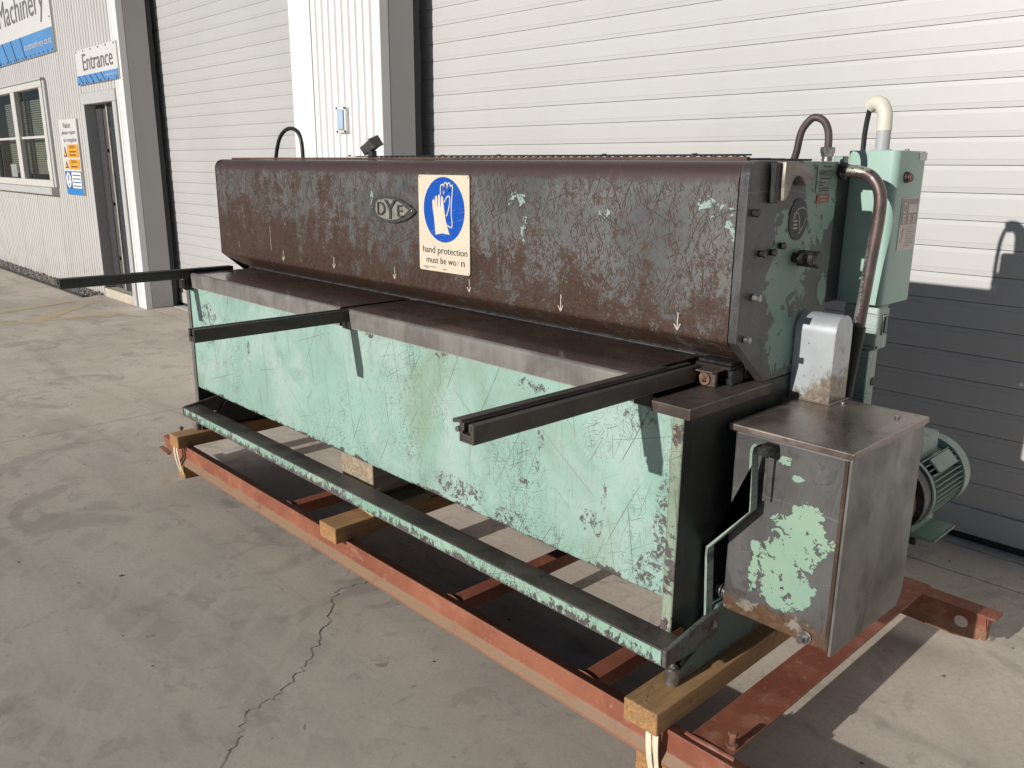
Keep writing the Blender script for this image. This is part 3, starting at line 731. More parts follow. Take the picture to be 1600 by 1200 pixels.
wbox('inner_wall', -20.3, -9.45, 5.0, 5.05, 0, TOP, INSIDE)
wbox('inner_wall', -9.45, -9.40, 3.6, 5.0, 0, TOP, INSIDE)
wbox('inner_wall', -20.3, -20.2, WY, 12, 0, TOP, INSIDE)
wbox('inner_wall', 9.2, 9.3, WY, 12, 0, TOP, CLADN)
wbox('door_threshold', -8.92, -5.45, 3.47, 3.86, .0005, .006, plain('threshold_paint', (.52, .51, .50), .6), 0)
wbox('door_sill', -4.5, 4.2, 3.50, 3.86, .0005, .006, plain('sill_concrete', (.40, .38, .345), .7), 0)

# office window (sliding, with venetian blind behind)
win = bpy.data.objects.new('window', None); COL.objects.link(win); win.parent = wh
fx0, fx1, fz0, fz1 = -14.29, -11.51, 1.19, 2.44
wbox('window_frame', fx0, fx1, WY-.045, WY+.05, fz1-.075, fz1, FRAMEW, .005, win)
wbox('window_frame', fx0, fx1, WY-.045, WY+.05, fz0, fz0+.085, FRAMEW, .005, win)
wbox('window_frame', fx0, fx0+.075, WY-.044, WY+.049, fz0+.086, fz1-.076, FRAMEW, .005, win)
wbox('window_frame', fx1-.11, fx1, WY-.044, WY+.049, fz0+.086, fz1-.076, FRAMEW, .005, win)
wbox('window_frame', -12.92, -12.75, WY-.043, WY+.048, fz0+.086, fz1-.076, FRAMEW, .005, win)
wbox('glazing_bar', fx0+.076, -12.922, WY-.01, WY+.012, 1.78, 1.81, FRAMEW, .003, win)
wbox('glazing_bar', -12.748, fx1-.112, WY-.01, WY+.012, 1.78, 1.81, FRAMEW, .003, win)
wbox('sill', fx0-.05, fx1+.05, WY-.09, WY+.05, 1.10, 1.187, TRIM, .006, win)
wbox('head_flashing', fx0-.04, fx1+.05, WY-.06, WY+.05, fz1+.002, fz1+.03, TRIM, .004, win)
wbox('side_flashing', fx1+.002, fx1+.07, WY-.03, WY+.05, 1.19, fz1, TRIM, .004, win)
for a, b in ((fx0+.076, -12.922), (-12.748, fx1-.112)):
    bm = NB(); box(bm, a, b, WY+.014, WY+.020, fz0+.087, fz1-.077); obj('pane', bm, GLASSM, win)
bm = NB()
for a, b in ((-13.85, -13.30), (-13.12, -12.72), (-12.62, -12.06), (-11.95, -11.62)):
    z = 1.34
    while z < 2.26:
        prism(bm, [(WY+.10, z), (WY+.114, z+.019), (WY+.112, z+.021), (WY+.098, z+.002)], 'x', a, b); z += .0265
obj('venetian_blind', bm, BLIND, win)
for k, (a, b, z0, z1) in enumerate(((-11.83, -11.635, 1.38, 1.52), (-11.80, -11.64, 1.28, 1.37))):
    bm = NB(); box(bm, a, b, WY+.010, WY+.0125, z0, z1); obj('paper_notice', bm, PAPER, win)
bm = NB(); box(bm, -13.58, -13.28, WY+.010, WY+.0125, 1.29, 1.46); pp = obj('paper_notice', bm, plain('paper_grey', (.30, .31, .30), .5), win)
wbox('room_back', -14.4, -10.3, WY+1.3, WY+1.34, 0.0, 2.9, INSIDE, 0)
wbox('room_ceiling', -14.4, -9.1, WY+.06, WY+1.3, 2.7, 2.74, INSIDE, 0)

# entrance doorway
ed = bpy.data.objects.new('entrance_door', None); COL.objects.link(ed); ed.parent = wh
wbox('door_frame', -10.20, -9.16, WY-.02, WY+.12, 2.10, 2.215, TRIM, .004, ed)
wbox('door_frame', -10.20, -10.13, WY-.019, WY+.119, .11, 2.098, TRIM, .004, ed)
wbox('door_frame', -9.26, -9.165, WY-.019, WY+.119, .0, 2.098, TRIM, .004, ed)
wbox('door_step', -10.14, -9.262, WY-.02, WY+.5, .0, .10, plain('step_concrete', (.50, .44, .35), .8), .005, ed)
wbox('door_leaf', -9.700, -9.262, WY+.085, WY+.115, .105, 2.095, DOORG, .003, ed)
wbox('door_stile', -9.735, -9.702, WY+.07, WY+.115, .105, 2.095, ALU, .003, ed)
wbox('door_rail', -9.70, -9.262, WY+.078, WY+.084, 1.82, 1.86, DOORG, .002, ed)
wbox('lining_board', -10.128, -9.945, WY+.10, WY+.13, .105, 2.095, plain('lining_grey', (.040, .040, .041), .6), .003, ed)
wbox('lining_board', -9.943, -9.815, WY+.11, WY+.14, .105, 2.095, plain('lining_brown', (.075, .068, .060), .6), .003, ed)
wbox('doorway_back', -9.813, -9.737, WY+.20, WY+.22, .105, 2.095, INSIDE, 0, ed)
for z in (.45, 1.05, 1.62):
    bm = NB(); cyl(bm, (-9.88, WY+.109, z), (0, -1, 0), .02, .02, 12); obj('door_bolt', bm, BLACK, ed)

# wall light on the white pier
wlt = thing('wall_light', 'small rectangular bulkhead light with light blue lens on the white pier', 'light', (-4.97, WY, 1.78))
bm = NB(); box(bm, -5.045, -4.935, WY-.030, WY+.004, 1.70, 1.865, .012, 3); obj('light_base', bm, CLADN, wlt)
bm = NB(); box(bm, -5.022, -4.950, WY-.042, WY-.031, 1.718, 1.848, .008, 3); obj('diffuser', bm, plain('light_lens', (.42, .55, .70), .08, 0, .05), wlt, smooth=True)  # lens coloured light blue
for dx in (-5.036, -4.943):
    for dz in (1.708, 1.857):
        bm = NB(); cyl(bm, (dx, WY-.029, dz), (0, -1, 0), .007, .006, 10); obj('screw', bm, BLACKM, wlt)

# signs on the office wall
SY = WY-.022
s1 = thing('sign_board', 'large white and blue machinery sign above the office window', 'sign', (-12.4, SY, 2.71), 'company signs on the office wall')
bm = NB(); box(bm, -13.9, -10.885, SY, WY-.002, 2.713, 3.75, .002, 1); obj('panel', bm, SIGNWH, s1)
bm = NB(); box(bm, -13.9, -10.887, SY-.004, SY-.0005, 2.715, 2.972); obj('blue_band', bm, SIGNBLUE, s1)
text('lettering', 'Machinery', (-13.03, -11.07, 3.055, 3.455), ('y', SY-.004), GREYINK, s1)
text('lettering', 'scottmachinery.co.nz', (-12.03, -10.93, 2.785, 2.88), ('y', SY-.008), SIGNWH, s1)
for a, b in ((-12.18, -12.05), (-12.62, -12.44), (-13.02, -12.80), (-13.45, -13.2)):
    bm = NB(); strip_xz(bm, [(a, 2.968), (b, 2.72)], SY-.007, .028); obj('stripe', bm, SIGNLINE, s1)
def screws(pts, parent, r=.010):
    first = None
    for p in pts:
        if first is None:
            bm = NB(); cyl(bm, p, (0, -1, 0), r, .005, 8); first = obj('screw', bm, BLACKM, parent); p0 = Vector(p)
        else:
            o = first.copy(); COL.objects.link(o); o.parent = parent; o.location = Vector(p)-p0
screws([(-13.6+k*.178, SY-.004, 2.735) for k in range(16)] + [(-10.93, SY, z) for z in (3.08, 3.45)], s1)
s2 = thing('sign_board', 'white and blue Entrance sign above the open office door', 'sign', (-9.6, SY, 2.3), 'company signs on the office wall')
bm = NB(); box(bm, -10.215, -8.975, SY, WY-.002, 2.30, 2.65, .002, 1); obj('panel', bm, SIGNWH, s2)
bm = NB(); box(bm, -10.213, -8.977, SY-.004, SY-.0005, 2.302, 2.392); obj('blue_band', bm, SIGNBLUE, s2)
text('lettering', 'Entrance', (-9.985, -9.09, 2.435, 2.60), ('y', SY-.004), GREYINK, s2)
text('lettering', 'scottmachinery.co.nz', (-9.34, -8.99, 2.338, 2.366), ('y', SY-.008), SIGNWH, s2)
for k in range(5):
    a = -10.14+k*.17
    bm = NB(); strip_xz(bm, [(a, 2.390), (a+.11, 2.305)], SY-.007, .012); obj('stripe', bm, SIGNLINE, s2)
screws([(-10.16+k*.227, SY, 2.632) for k in range(6)] + [(-10.16+k*.227, SY-.004, 2.312) for k in range(6)], s2, .009)
s3 = thing('notice_board', 'tall white visitor notice with orange and blue panels beside the door', 'notice', (-10.75, SY, 1.12))
bm = NB(); box(bm, -11.09, -10.455, SY, WY-.002, 1.125, 1.97, .002, 1); obj('panel', bm, SIGNWH, s3)
for t_, z0, z1, a, b in (('Visitors', 1.875, 1.935, -10.93, -10.66), ('please report', 1.79, 1.85, -11.0, -10.50), ('to reception', 1.705, 1.765, -10.96, -10.50)):
    text('lettering', t_, (a, b, z0, z1), ('y', SY-.003), GREYINK, s3)
for z0, z1, rows in ((1.545, 1.69, 3), (1.415, 1.525, 2)):
    bm = NB(); box(bm, -10.86, -10.475, SY-.004, SY-.0005, z0, z1); obj('orange_panel', bm, ORANGE, s3)
    text('lettering', 'CAUTION', (-10.77, -10.58, z1-.042, z1-.012), ('y', SY-.007), INK, s3)
    bm = NB()
    for r in range(rows-1): box(bm, -10.78, -10.56, SY-.0065, SY-.0045, z0+.022+r*.036, z0+.034+r*.036)
    obj('print_line', bm, INK, s3)
    bm = NB(); flat_xz(bm, [(-11.01, z0+.01), (-10.89, z0+.01), (-10.95, z1-.02)], SY-.004, .003); obj('warning_triangle', bm, INK, s3)
    bm = NB(); flat_xz(bm, [(-10.99, z0+.022), (-10.91, z0+.022), (-10.95, z1-.045)], SY-.006, .0015); obj('warning_triangle', bm, ORANGE, s3)
bm = NB(); box(bm, -11.05, -10.462, SY-.004, SY-.0005, 1.19, 1.39); obj('blue_panel', bm, SIGNDB, s3)
bm = NB(); box(bm, -11.05, -10.462, SY-.004, SY-.0005, 1.128, 1.188); obj('blue_panel', bm, SIGNLBLUE, s3)
bm = NB(); box(bm, -10.80, -10.475, SY-.007, SY-.0045, 1.20, 1.38); obj('white_field', bm, PAPER, s3)
bm = NB()
for r in range(4): box(bm, -10.77, -10.50, SY-.009, SY-.0075, 1.22+r*.04, 1.232+r*.04)
obj('print_line', bm, SIGNDB, s3)
bm = NB(); cyl(bm, (-10.93, SY-.0045, 1.29), (0, -1, 0), .088, .002, 28)
obj('white_disc', bm, PAPER, s3)
bm = NB(); box(bm, -10.945, -10.915, SY-.009, SY-.007, 1.275, 1.355, .0); box(bm, -10.945, -10.915, SY-.009, SY-.007, 1.228, 1.255); obj('exclamation_mark', bm, SIGNDB, s3)

# gravel strip with its dark edging along the office wall
gv = NB()
for i in range(1700):
    x = random.uniform(-18, -10.25); y = random.uniform(2.965, WY-.01); s = random.uniform(.010, .022)
    pebble(gv, (x, y, random.uniform(.004, .022)), s, s, s*.8)
tag(obj('gravel', gv, STONE, base=(-13, 3.1, 0)), 'strip of loose grey gravel along the foot of the office wall', 'gravel', kind='stuff')
ke = NB(); box(ke, -18, -10.2, 2.945, 2.962, .0, .028, .004, 1)
tag(obj('edging_strip', ke, BLACKM, base=(-13, 2.95, 0)), 'thin dark edging between the gravel and the concrete', 'edging')

# ================================================================== SKID and supports
sk = thing('steel_skid', 'red oxide painted steel skid frame carrying the shear on timbers', 'skid', (-2.5, 1.49, .09))
def runner(name, y0, xl, xr, flip):
    s = -1 if flip else 1
    prof = [(y0-s*.017, .072), (y0-s*.017, .084), (y0-s*.003, .102), (y0, .108), (y0, .166), (y0+s*.003, .167), (y0+s*.050, .1520), (y0+s*.050, .145), (y0+s*.009, .150), (y0+s*.009, .072)]
    bm = NB(); prism(bm, prof, 'x', xl, xr, .0015, 1)
    return obj(name, bm, REDM, sk)
runner('front_runner', 1.490, -4.02, -.55, False)
bm = NB(); prism(bm, [(-4.13, .155), (-4.02, .155), (-4.02, .09), (-4.06, .088), (-4.10, .105)], 'y', 1.490, 1.499); prism(bm, [(-4.14, .147), (-4.02, .147), (-4.02, .155), (-4.14, .155)], 'y', 1.4995, 1.535)
prism(bm, [(-4.13, .094), (-4.02, .088), (-4.02, .096), (-4.13, .104)], 'y', 1.462, 1.489); obj('runner_nose', bm, REDM, sk)
# rear runner with its swept-up nose and lifting hole (plate with a real hole)
bm = NB()
def plate_hole(bm, outline, c, r, y0, y1, n=24):
    ve = []
    for k in range(n):
        a = 2*math.pi*k/n; ve.append((c[0]+r*math.cos(a), c[1]+r*math.sin(a)))
    # outer ring points by ray from hole centre to the outline
    def hit(a):
        d = (math.cos(a), math.sin(a)); best = None
        for p, q in zip(outline, outline[1:]+outline[:1]):
            ex, ey = q[0]-p[0], q[1]-p[1]; den = d[0]*ey-d[1]*ex
            if abs(den) < 1e-9: continue
            t = ((p[0]-c[0])*ey-(p[1]-c[1])*ex)/den; u = ((p[0]-c[0])*d[1]-(p[1]-c[1])*d[0])/den
            if t > 0 and -1e-6 <= u <= 1+1e-6 and (best is None or t < best): best = t
        return (c[0]+d[0]*best, c[1]+d[1]*best)
    angs = sorted(set([2*math.pi*k/n for k in range(n)] + [math.atan2(p[1]-c[1], p[0]-c[0]) % (2*math.pi) for p in outline]))
    O = [hit(a) for a in angs]; I = [(c[0]+r*math.cos(a), c[1]+r*math.sin(a)) for a in angs]
    V = [[bm.verts.new((p[0], y, p[1])) for p in L] for y in (y0, y1) for L in (O, I)]
    m = len(angs)
    for i in range(m):
        j = (i+1) % m
        bm.faces.new((V[0][i], V[0][j], V[1][j], V[1][i])); bm.faces.new((V[2][i], V[2][j], V[3][j], V[3][i]))
        bm.faces.new((V[0][i], V[0][j], V[2][j], V[2][i])); bm.faces.new((V[1][i], V[1][j], V[3][j], V[3][i]))
plate_hole(bm, [(-.88, .155), (-.655, .155), (-.645, .10), (-.67, .072), (-.74, .060), (-.88, .065)], (-.722, .112), .021, 2.66, 2.669)
prism(bm, [(-.88, .155), (-.625, .155), (-.625, .163), (-.88, .163)], 'y', 2.655, 2.72)
prism(bm, [(2.6695, .072), (2.70, .072), (2.70, .1545), (2.6695, .1545)], 'x', -.66, -.648)
obj('runner_nose', bm, REDM, sk)
bm = NB(); prism(bm, [(2.66, .065), (2.669, .065), (2.669, .155), (2.715, .155), (2.715, .163), (2.66, .163)], 'x', -4.05, -.881); obj('rear_runner', bm, REDM, sk)
# cross members
for x in (-2.945, -1.895, -1.325):
    bm = NB(); prism(bm, [(x, .148), (x+.052, .148), (x+.052, .100), (x+.046, .100), (x+.046, .142), (x, .142)], 'y', 1.537, 2.655, .001, 1)
    obj('cross_member', bm, REDM, sk)
    bm = NB(); tube(bm, [(x-.006, 1.532, .152), (x+.02, 1.534, .153), (x+.058, 1.53, .151)], .004, 6, 3); obj('weld_bead', bm, REDM, sk)
bm = NB(); box(bm, -.957, -.846, 1.528, 2.735, .1565, .1635, .0012, 1); obj('end_plate', bm, REDM, sk)
bm = NB(); tube(bm, [(-.968, 1.522, .158), (-.93, 1.518, .162), (-.88, 1.522, .160), (-.835, 1.524, .158)], .007, 8, 4); obj('weld_bead', bm, REDM, sk)
bm = NB(); box(bm, -4.075, -3.98, 1.54, 2.72, .1565, .1635, .0012, 1); obj('end_plate', bm, REDM, sk)
for x in (-.862, -4.055):
    bm = NB(); c = (x, 1.555, .1635)
    cyl(bm, c, (0, 0, 1), .013, .003, 16); cyl(bm, (x, 1.555, .1665), (0, 0, 1), .015, .007, 6, bev=.001); cyl(bm, (x, 1.555, .173), (0, 0, 1), .008, .024, 12)
    cyl(bm, (x+.001, 1.555, .197), (0, 0, 1), .0125, .010, 6, bev=.001); obj('skid_bolt', bm, RUSTB, sk)

def timber(name, label, cat, x0, x1, y0, y1, z0, z1, m, skew=0.0, group='timber bearers across the skid'):
    bm = NB(); box(bm, x0, x1, y0, y1, z0, z1, .004, 2)
    b = bm
    for v in b.verts:
        t = (v.co.y-y0)/(y1-y0); v.co.x += skew*t + .0012*math.sin(v.co.y*23+v.co.z*40)
    o = obj(name, bm, m, base=((x0+x1)/2, y0, z0)); return tag(o, label, cat, group)
timber('timber_bearer', 'scarred brown timber bearer under the gear box end of the shear', 'timber', -1.106, -1.004, 1.447, 2.72, .165, .226, TIMBN)
timber('timber_bearer', 'cut timber bearer crossing the skid under the middle of the shear', 'timber', -2.545, -2.436, 1.447, 2.72, .165, .226, TIMB)
timber('timber_bearer', 'sawn timber bearer at the far end of the skid behind a rusty bolt', 'timber', -3.938, -3.842, 1.450, 2.72, .165, .226, TIMB)
timber('support_block', 'pale weathered wooden block wedged under the apron above the middle timber', 'block', -2.66, -2.45, 1.625, 1.93, .325, .435, GREYW, 0, 'packing under the shear')
pk = NB(); prism(pk, [(-2.665, .300), (-2.42, .262), (-2.405, .240), (-2.47, .246), (-2.56, .252), (-2.62, .275)], 'y', 1.59, 1.86, .002, 1)
tag(obj('packing_wedge', pk, PALEW, base=(-2.53, 1.6, .24)), 'splintered pale packing wedge between the middle timber and the foot bar', 'wedge', 'packing under the shear')
timber('packing_board', 'grey packing board lying on the middle timber under the block', 'board', -2.63, -2.44, 1.64, 1.95, .2265, .250, GREYW, 0, 'packing under the shear')
pk = NB(); box(pk, -2.635, -2.46, 1.66, 1.92, .2995, .3235, .003, 1)
tag(obj('packing_board', pk, GREYW, base=(-2.55, 1.7, .30)), 'thin dark packing board directly beneath the weathered block', 'board', 'packing under the shear')
for lab, x0, x1 in (('short wooden sleeper under the skid below the far timber', -3.945, -3.868), ('short wooden sleeper under the skid below the near timber', -1.085, -.985)):
    bm = NB(); box(bm, x0, x1, 1.478, 1.585, .0, .0715, .003, 1)
    tag(obj('skid_sleeper', bm, TIMB, base=((x0+x1)/2, 1.48, 0)), lab, 'sleeper', 'sleepers under the skid')
def strap(lab, x, w, zt, bow, y=1.452):
    bm = NB(); prev = None
    for k in range(13):
        t = k/12; z = zt-(zt-.028)*t; yy = y-.004*math.sin(math.pi*t)*bow + .022*t*t; xx = x+.004*math.sin(t*2.6)*bow
        r = [bm.verts.new(c) for c in ((xx-w/2, yy, z), (xx+w/2, yy-.001, z), (xx+w/2, yy+.0015, z), (xx-w/2, yy+.0025, z))]
        if prev:
            for i in range(4): bm.faces.new((prev[i], prev[(i+1) % 4], r[(i+1) % 4], r[i]))
        else: bm.faces.new(r)
        prev = r
    bm.faces.new(prev[::-1])
    cyl(bm, (x+.002, y+.014, .060), (0, -1, 0), .0055, .003, 10)
    tag(obj('strap', bm, CREAM, base=(x, y, .03)), lab, 'strap', 'cream straps holding the sleepers')
strap('outer cream strap hanging below the near timber', -1.030, .017, .168, 1.0)
strap('inner cream strap hanging below the near timber', -1.009, .017, .168, -.6)
strap('outer cream strap hanging below the far timber', -3.898, .018, .168, .5)
strap('inner cream strap hanging below the far timber', -3.868, .018, .168, -.3)

# ================================================================== THE SHEAR
gm = thing('guillotine_shear', 'old mint green and rusty steel guillotine shear standing on timbers', 'metal shear', BASE)
XL, XR = -3.945, -1.08
# hood: one folded sheet
def arc(cx, cy, r, a0, a1, n=6): return [(cx+r*math.cos(R(a0+(a1-a0)*k/n)), cy+r*math.sin(R(a0+(a1-a0)*k/n))) for k in range(n+1)]
outer = [(2.24, 1.514), (1.845, 1.514)] + arc(1.845, 1.464, .050, 90, 180, 8) + [(1.795, 1.085)] + arc(1.815, 1.081, .02, 180, 218, 4) + [(1.893, 1.014)]
inner = [(1.899, 1.019), (1.805, 1.09), (1.803, 1.464)] + arc(1.845, 1.464, .042, 180, 90, 8) + [(2.24, 1.506)]
bm = NB()
xs = [-3.942+(2.836)*k/40 for k in range(41)]
poly = outer + inner
rows = []
for x in xs:
    row = []
    for i, (y, z) in enumerate(poly):
        dent = .0015*math.sin(x*5.1+z*7)*math.sin(z*9+x*1.7) if 1.10 < z < 1.45 else 0
        row.append(bm.verts.new((x, y+dent, z)))
    rows.append(row)
n = len(poly)
for a, b in zip(rows, rows[1:]):
    for i in range(n): bm.faces.new((a[i], a[(i+1) % n], b[(i+1) % n], b[i]))
bm.faces.new(rows[0]); bm.faces.new(rows[-1][::-1])
hood = obj('hood', bm, HOOD, gm, smooth=True)
# vertical middle subdivision of the front face is left to the shader
bm = NB(); box(bm, -3.93, -1.135, 1.872, 1.888, 1.5155, 1.5245, .0015, 1); obj('top_trim', bm, RUSTBAR, gm)
bm = NB()
k = 0; x = -2.75
while x < -1.15:
    tube(bm, [(x, 1.892, 1.5245), (x+.016, 1.90, 1.529), (x+.032, 1.892, 1.5245)], .0018, 5, 0, False); x += .032
    k += 1
tube(bm, [(-2.9, 1.90, 1.5285), (-2.2, 1.90, 1.5295), (-1.14, 1.90, 1.5295)], .0022, 6, 0)
for yy in (1.96, 2.03, 2.10, 2.17):
    tube(bm, [(-3.9, yy, 1.520), (-1.12, yy, 1.520)], .003, 5, 0)
obj('mesh_guard', bm, BLACKM, gm)
for x in (-2.95, -2.36, -2.07, -1.62, -1.31):
    bm = NB(); cyl(bm, (x, 1.905, 1.528), (0, 0, 1), .007, .006, 6); obj('guard_screw', bm, BLACKM, gm)
# hood end plates
ep = [(1.797, 1.075), (1.797, 1.472)] + arc(1.838, 1.475, .041, 180, 90, 6)[1:] + [(2.25, 1.516), (2.25, .958), (1.945, .952)]
bm = NB(); prism(bm, ep, 'x', -1.105, XR, .0025, 2); obj('end_plate', bm, SIDE, gm)
bm = NB(); prism(bm, ep, 'x', -3.957, -3.943, .002, 1); obj('end_plate', bm, BLACKM, gm)
# raised block and channel beside the hook on the right end plate
bm = NB(); box(bm, XR+.0003, -1.060, 1.888, 1.908, 1.415, 1.512, .002, 1); obj('hook_guide', bm, BLACKM, gm)
HOOK = [(1.912, 1.514), (1.975, 1.513), (2.010, 1.507), (2.040, 1.495), (2.056, 1.478), (2.058, 1.464), (2.044, 1.458), (2.018, 1.456), (2.008, 1.464), (1.998, 1.474), (1.983, 1.480), (1.965, 1.478), (1.950, 1.464), (1.940, 1.440), (1.926, 1.424), (1.914, 1.420), (1.911, 1.470)]
bm = NB(); prism(bm, HOOK, 'x', -1.079, -1.050, .003, 2); obj('lifting_hook', bm, CAST, gm, smooth=True)
# bolts on the end plate
for (y, z, r, h) in ((1.828, 1.393, .009, .010), (1.873, 1.293, .0085, .010), (1.925, 1.293, .0085, .010), (1.967, 1.307, .0085, .010), (1.857, 1.185, .010, .016), (1.834, 1.081, .008, .010)):
    bm = NB(); cyl(bm, (XR, y, z), (1, 0, 0), r, h, 14); cyl(bm, (XR+h, y, z), (1, 0, 0), r*1.15, .006, 6, bev=.001)
    obj('end_bolt', bm, BLACKM if z > 1.2 else BOLT, gm)
bm = NB(); cyl(bm, (XR, 2.045, 1.272), (1, 0, 0), .014, .03, 14); cyl(bm, (XR, 2.080, 1.268), (1, 0, 0), .022, .045, 18); cyl(bm, (XR+.045, 2.080, 1.268), (1, 0, 0), .023, .010, 6, bev=.002)
obj('pivot_nut', bm, BLACKM, gm)
# oval maker's disc
def ell(y, z, ry, rz, n=32): return [(y+ry*math.cos(2*math.pi*k/n), z+rz*math.sin(2*math.pi*k/n)) for k in range(n)]
bm = NB(); prism(bm, ell(2.048, 1.370, .047, .054), 'x', XR+.0002, XR+.0025); ov = obj('oval_plate', bm, INK, gm)
bm = NB()
def strip_yz(bm, pts, x, w):
    P = [Vector((p[0], p[1])) for p in pts]
    for i in range(len(P)-1):
        d0 = (P[i+1]-P[max(i-1, 0)]).normalized(); d1 = (P[min(i+2, len(P)-1)]-P[i]).normalized()
        n0 = Vector((-d0.y, d0.x))*w/2; n1 = Vector((-d1.y, d1.x))*w/2
        bm.faces.new([bm.verts.new((x, q.x, q.y)) for q in (P[i]+n0, P[i+1]+n1, P[i+1]-n1, P[i]-n0)])
strip_yz(bm, [(2.018, 1.365), (2.024, 1.385), (2.04, 1.396), (2.066, 1.400), (2.086, 1.392), (2.085, 1.372), (2.075, 1.352), (2.058, 1.338), (2.048, 1.334), (2.062, 1.335)], XR+.0032, .003)
strip_yz(bm, [(2.024, 1.372), (2.034, 1.388), (2.044, 1.386), (2.052, 1.370), (2.056, 1.352), (2.062, 1.338)], XR+.0032, .003)
for z in (1.366, 1.357, 1.348): strip_yz(bm, [(2.022, z), (2.044, z)], XR+.0032, .0045)
obj('emblem', bm, CHALK, ov)
# data plates
bm = NB(); prism(bm, [(2.128, 1.508), (2.222, 1.511), (2.222, 1.437), (2.128, 1.435)], 'x', XR+.0002, XR+.0022, .0004, 1); dp = obj('data_plate', bm, plain('data_plate_green', (.21, .29, .23), .4, .2, .25, 60, dirt=(.10, .11, .09)), gm)
text('lettering', 'HARVEY LTD', (2.136, 2.216, 1.480, 1.494), ('x', XR+.0027), INK, dp)
bm = NB()
for z, a, b in ((1.503, 2.155, 2.20), (1.472, 2.15, 2.205), (1.462, 2.14, 2.18), (1.455, 2.14, 2.165), (1.447, 2.14, 2.20), (1.441, 2.145, 2.195)): box(bm, XR+.0023, XR+.0029, a, b, z-.0015, z+.0015)
obj('print_line', bm, INK, dp)
bm = NB(); prism(bm, [(2.138, 1.431), (2.206, 1.433), (2.206, 1.410), (2.138, 1.408)], 'x', XR+.0002, XR+.002); dr = obj('red_label', bm, plain('label_red', (.36, .10, .06), .5, 0, .2, 60), gm)
bm = NB()
for z in (1.425, 1.416): box(bm, XR+.0021, XR+.0027, 2.152, 2.193, z-.0015, z+.0015)
obj('print_line', bm, CHALK, dr)
# hood badge
BADGE = [(-2.630, 1.372), (-2.613, 1.381), (-2.558, 1.388), (-2.499, 1.387), (-2.453, 1.379), (-2.408, 1.363), (-2.366, 1.341), (-2.393, 1.322), (-2.433, 1.307), (-2.485, 1.296), (-2.533, 1.295), (-2.587, 1.302), (-2.623, 1.314), (-2.640, 1.344)]
BIN = [(-2.602, 1.364), (-2.587, 1.373), (-2.54, 1.380), (-2.487, 1.377), (-2.442, 1.364), (-2.405, 1.343), (-2.432, 1.326), (-2.473, 1.310), (-2.514, 1.305), (-2.562, 1.310), (-2.596, 1.319), (-2.608, 1.340)]
bm = NB(); prism(bm, BADGE, 'y', 1.786, 1.794, .0015, 2); bd = obj('badge', bm, BADGED, gm)
bm = NB(); prism(bm, BIN, 'y', 1.7845, 1.7865); obj('badge_face', bm, BADGEL, bd)
for ch, rc in (('D', (-2.590, -2.541, 1.321, 1.367)), ('Y', (-2.546, -2.474, 1.309, 1.377)), ('E', (-2.466, -2.436, 1.319, 1.361))):
    o = text('lettering', ch, rc, ('y', 1.7815), BADGED, bd)
    md = o.modifiers.new('depth', 'SOLIDIFY'); md.thickness = .003; md.offset = 0
for x, z in ((-2.622, 1.345), (-2.385, 1.342)):
    bm = NB(); b = bmesh.new(); bmesh.ops.create_icosphere(b, subdivisions=2, radius=.006)
    for v in b.verts: v.co += Vector((x, 1.786, z))
    merge(bm, b); obj('rivet', bm, BOLT, bd, smooth=True)
# hand protection sign
sg = [(-2.352, 1.150), (-2.346, 1.144), (-2.088, 1.1445), (-2.082, 1.150), (-2.083, 1.461), (-2.089, 1.467), (-2.346, 1.4665), (-2.352, 1.461)]
bm = NB(); prism(bm, sg, 'y', 1.7895, 1.7925, .0006, 1); sgn = obj('safety_sign', bm, SIGNC, gm)
bm = NB(); prism(bm, [(-2.2145+.1075*math.cos(a*math.pi/32), 1.353+.1075*math.sin(a*math.pi/32)) for a in range(64)], 'y', 1.7886, 1.7893); obj('blue_disc', bm, SIGNB, sgn)
GL = [(-2.259, 1.269), (-2.262, 1.298), (-2.266, 1.33), (-2.272, 1.355), (-2.274, 1.381), (-2.27, 1.386), (-2.264, 1.387), (-2.26, 1.381), (-2.2575, 1.362), (-2.2588, 1.394), (-2.254, 1.399), (-2.248, 1.398), (-2.2462, 1.362), (-2.2442, 1.362), (-2.243, 1.399), (-2.238, 1.403), (-2.232, 1.402), (-2.2312, 1.362), (-2.229, 1.362), (-2.227, 1.395), (-2.223, 1.399), (-2.217, 1.396), (-2.213, 1.37), (-2.209, 1.348), (-2.203, 1.32), (-2.196, 1.3), (-2.184, 1.273), (-2.221, 1.276)]
bm = NB(); flat_xz(bm, GL, 1.7878); obj('glove_symbol', bm, SIGNW, sgn)
ST = [[(-2.23, 1.401), (-2.23, 1.417), (-2.228, 1.431), (-2.221, 1.436), (-2.214, 1.433), (-2.211, 1.408)], [(-2.214, 1.406), (-2.211, 1.433), (-2.207, 1.441), (-2.2, 1.442), (-2.196, 1.436), (-2.195, 1.418)], [(-2.195, 1.418), (-2.192, 1.436), (-2.187, 1.442), (-2.18, 1.439), (-2.178, 1.433), (-2.183, 1.413)],
      [(-2.183, 1.413), (-2.178, 1.429), (-2.172, 1.433), (-2.166, 1.431), (-2.168, 1.409), (-2.173, 1.372), (-2.174, 1.341), (-2.171, 1.299), (-2.196, 1.304)], [(-2.21, 1.378), (-2.201, 1.391), (-2.19, 1.399), (-2.183, 1.397), (-2.181, 1.389), (-2.183, 1.371), (-2.196, 1.339), (-2.202, 1.335)]]
bm = NB()
for s_ in ST:
    P = [(p.x, p.z) for p in smoothpath([(a, 0, b) for a, b in s_], 4)]
    strip_xz(bm, P, 1.7881, .0042)
obj('glove_outline', bm, SIGNW, sgn)
text('lettering', 'hand protection', (-2.331, -2.094, 1.199, 1.229), ('y', 1.7885), INK, sgn)
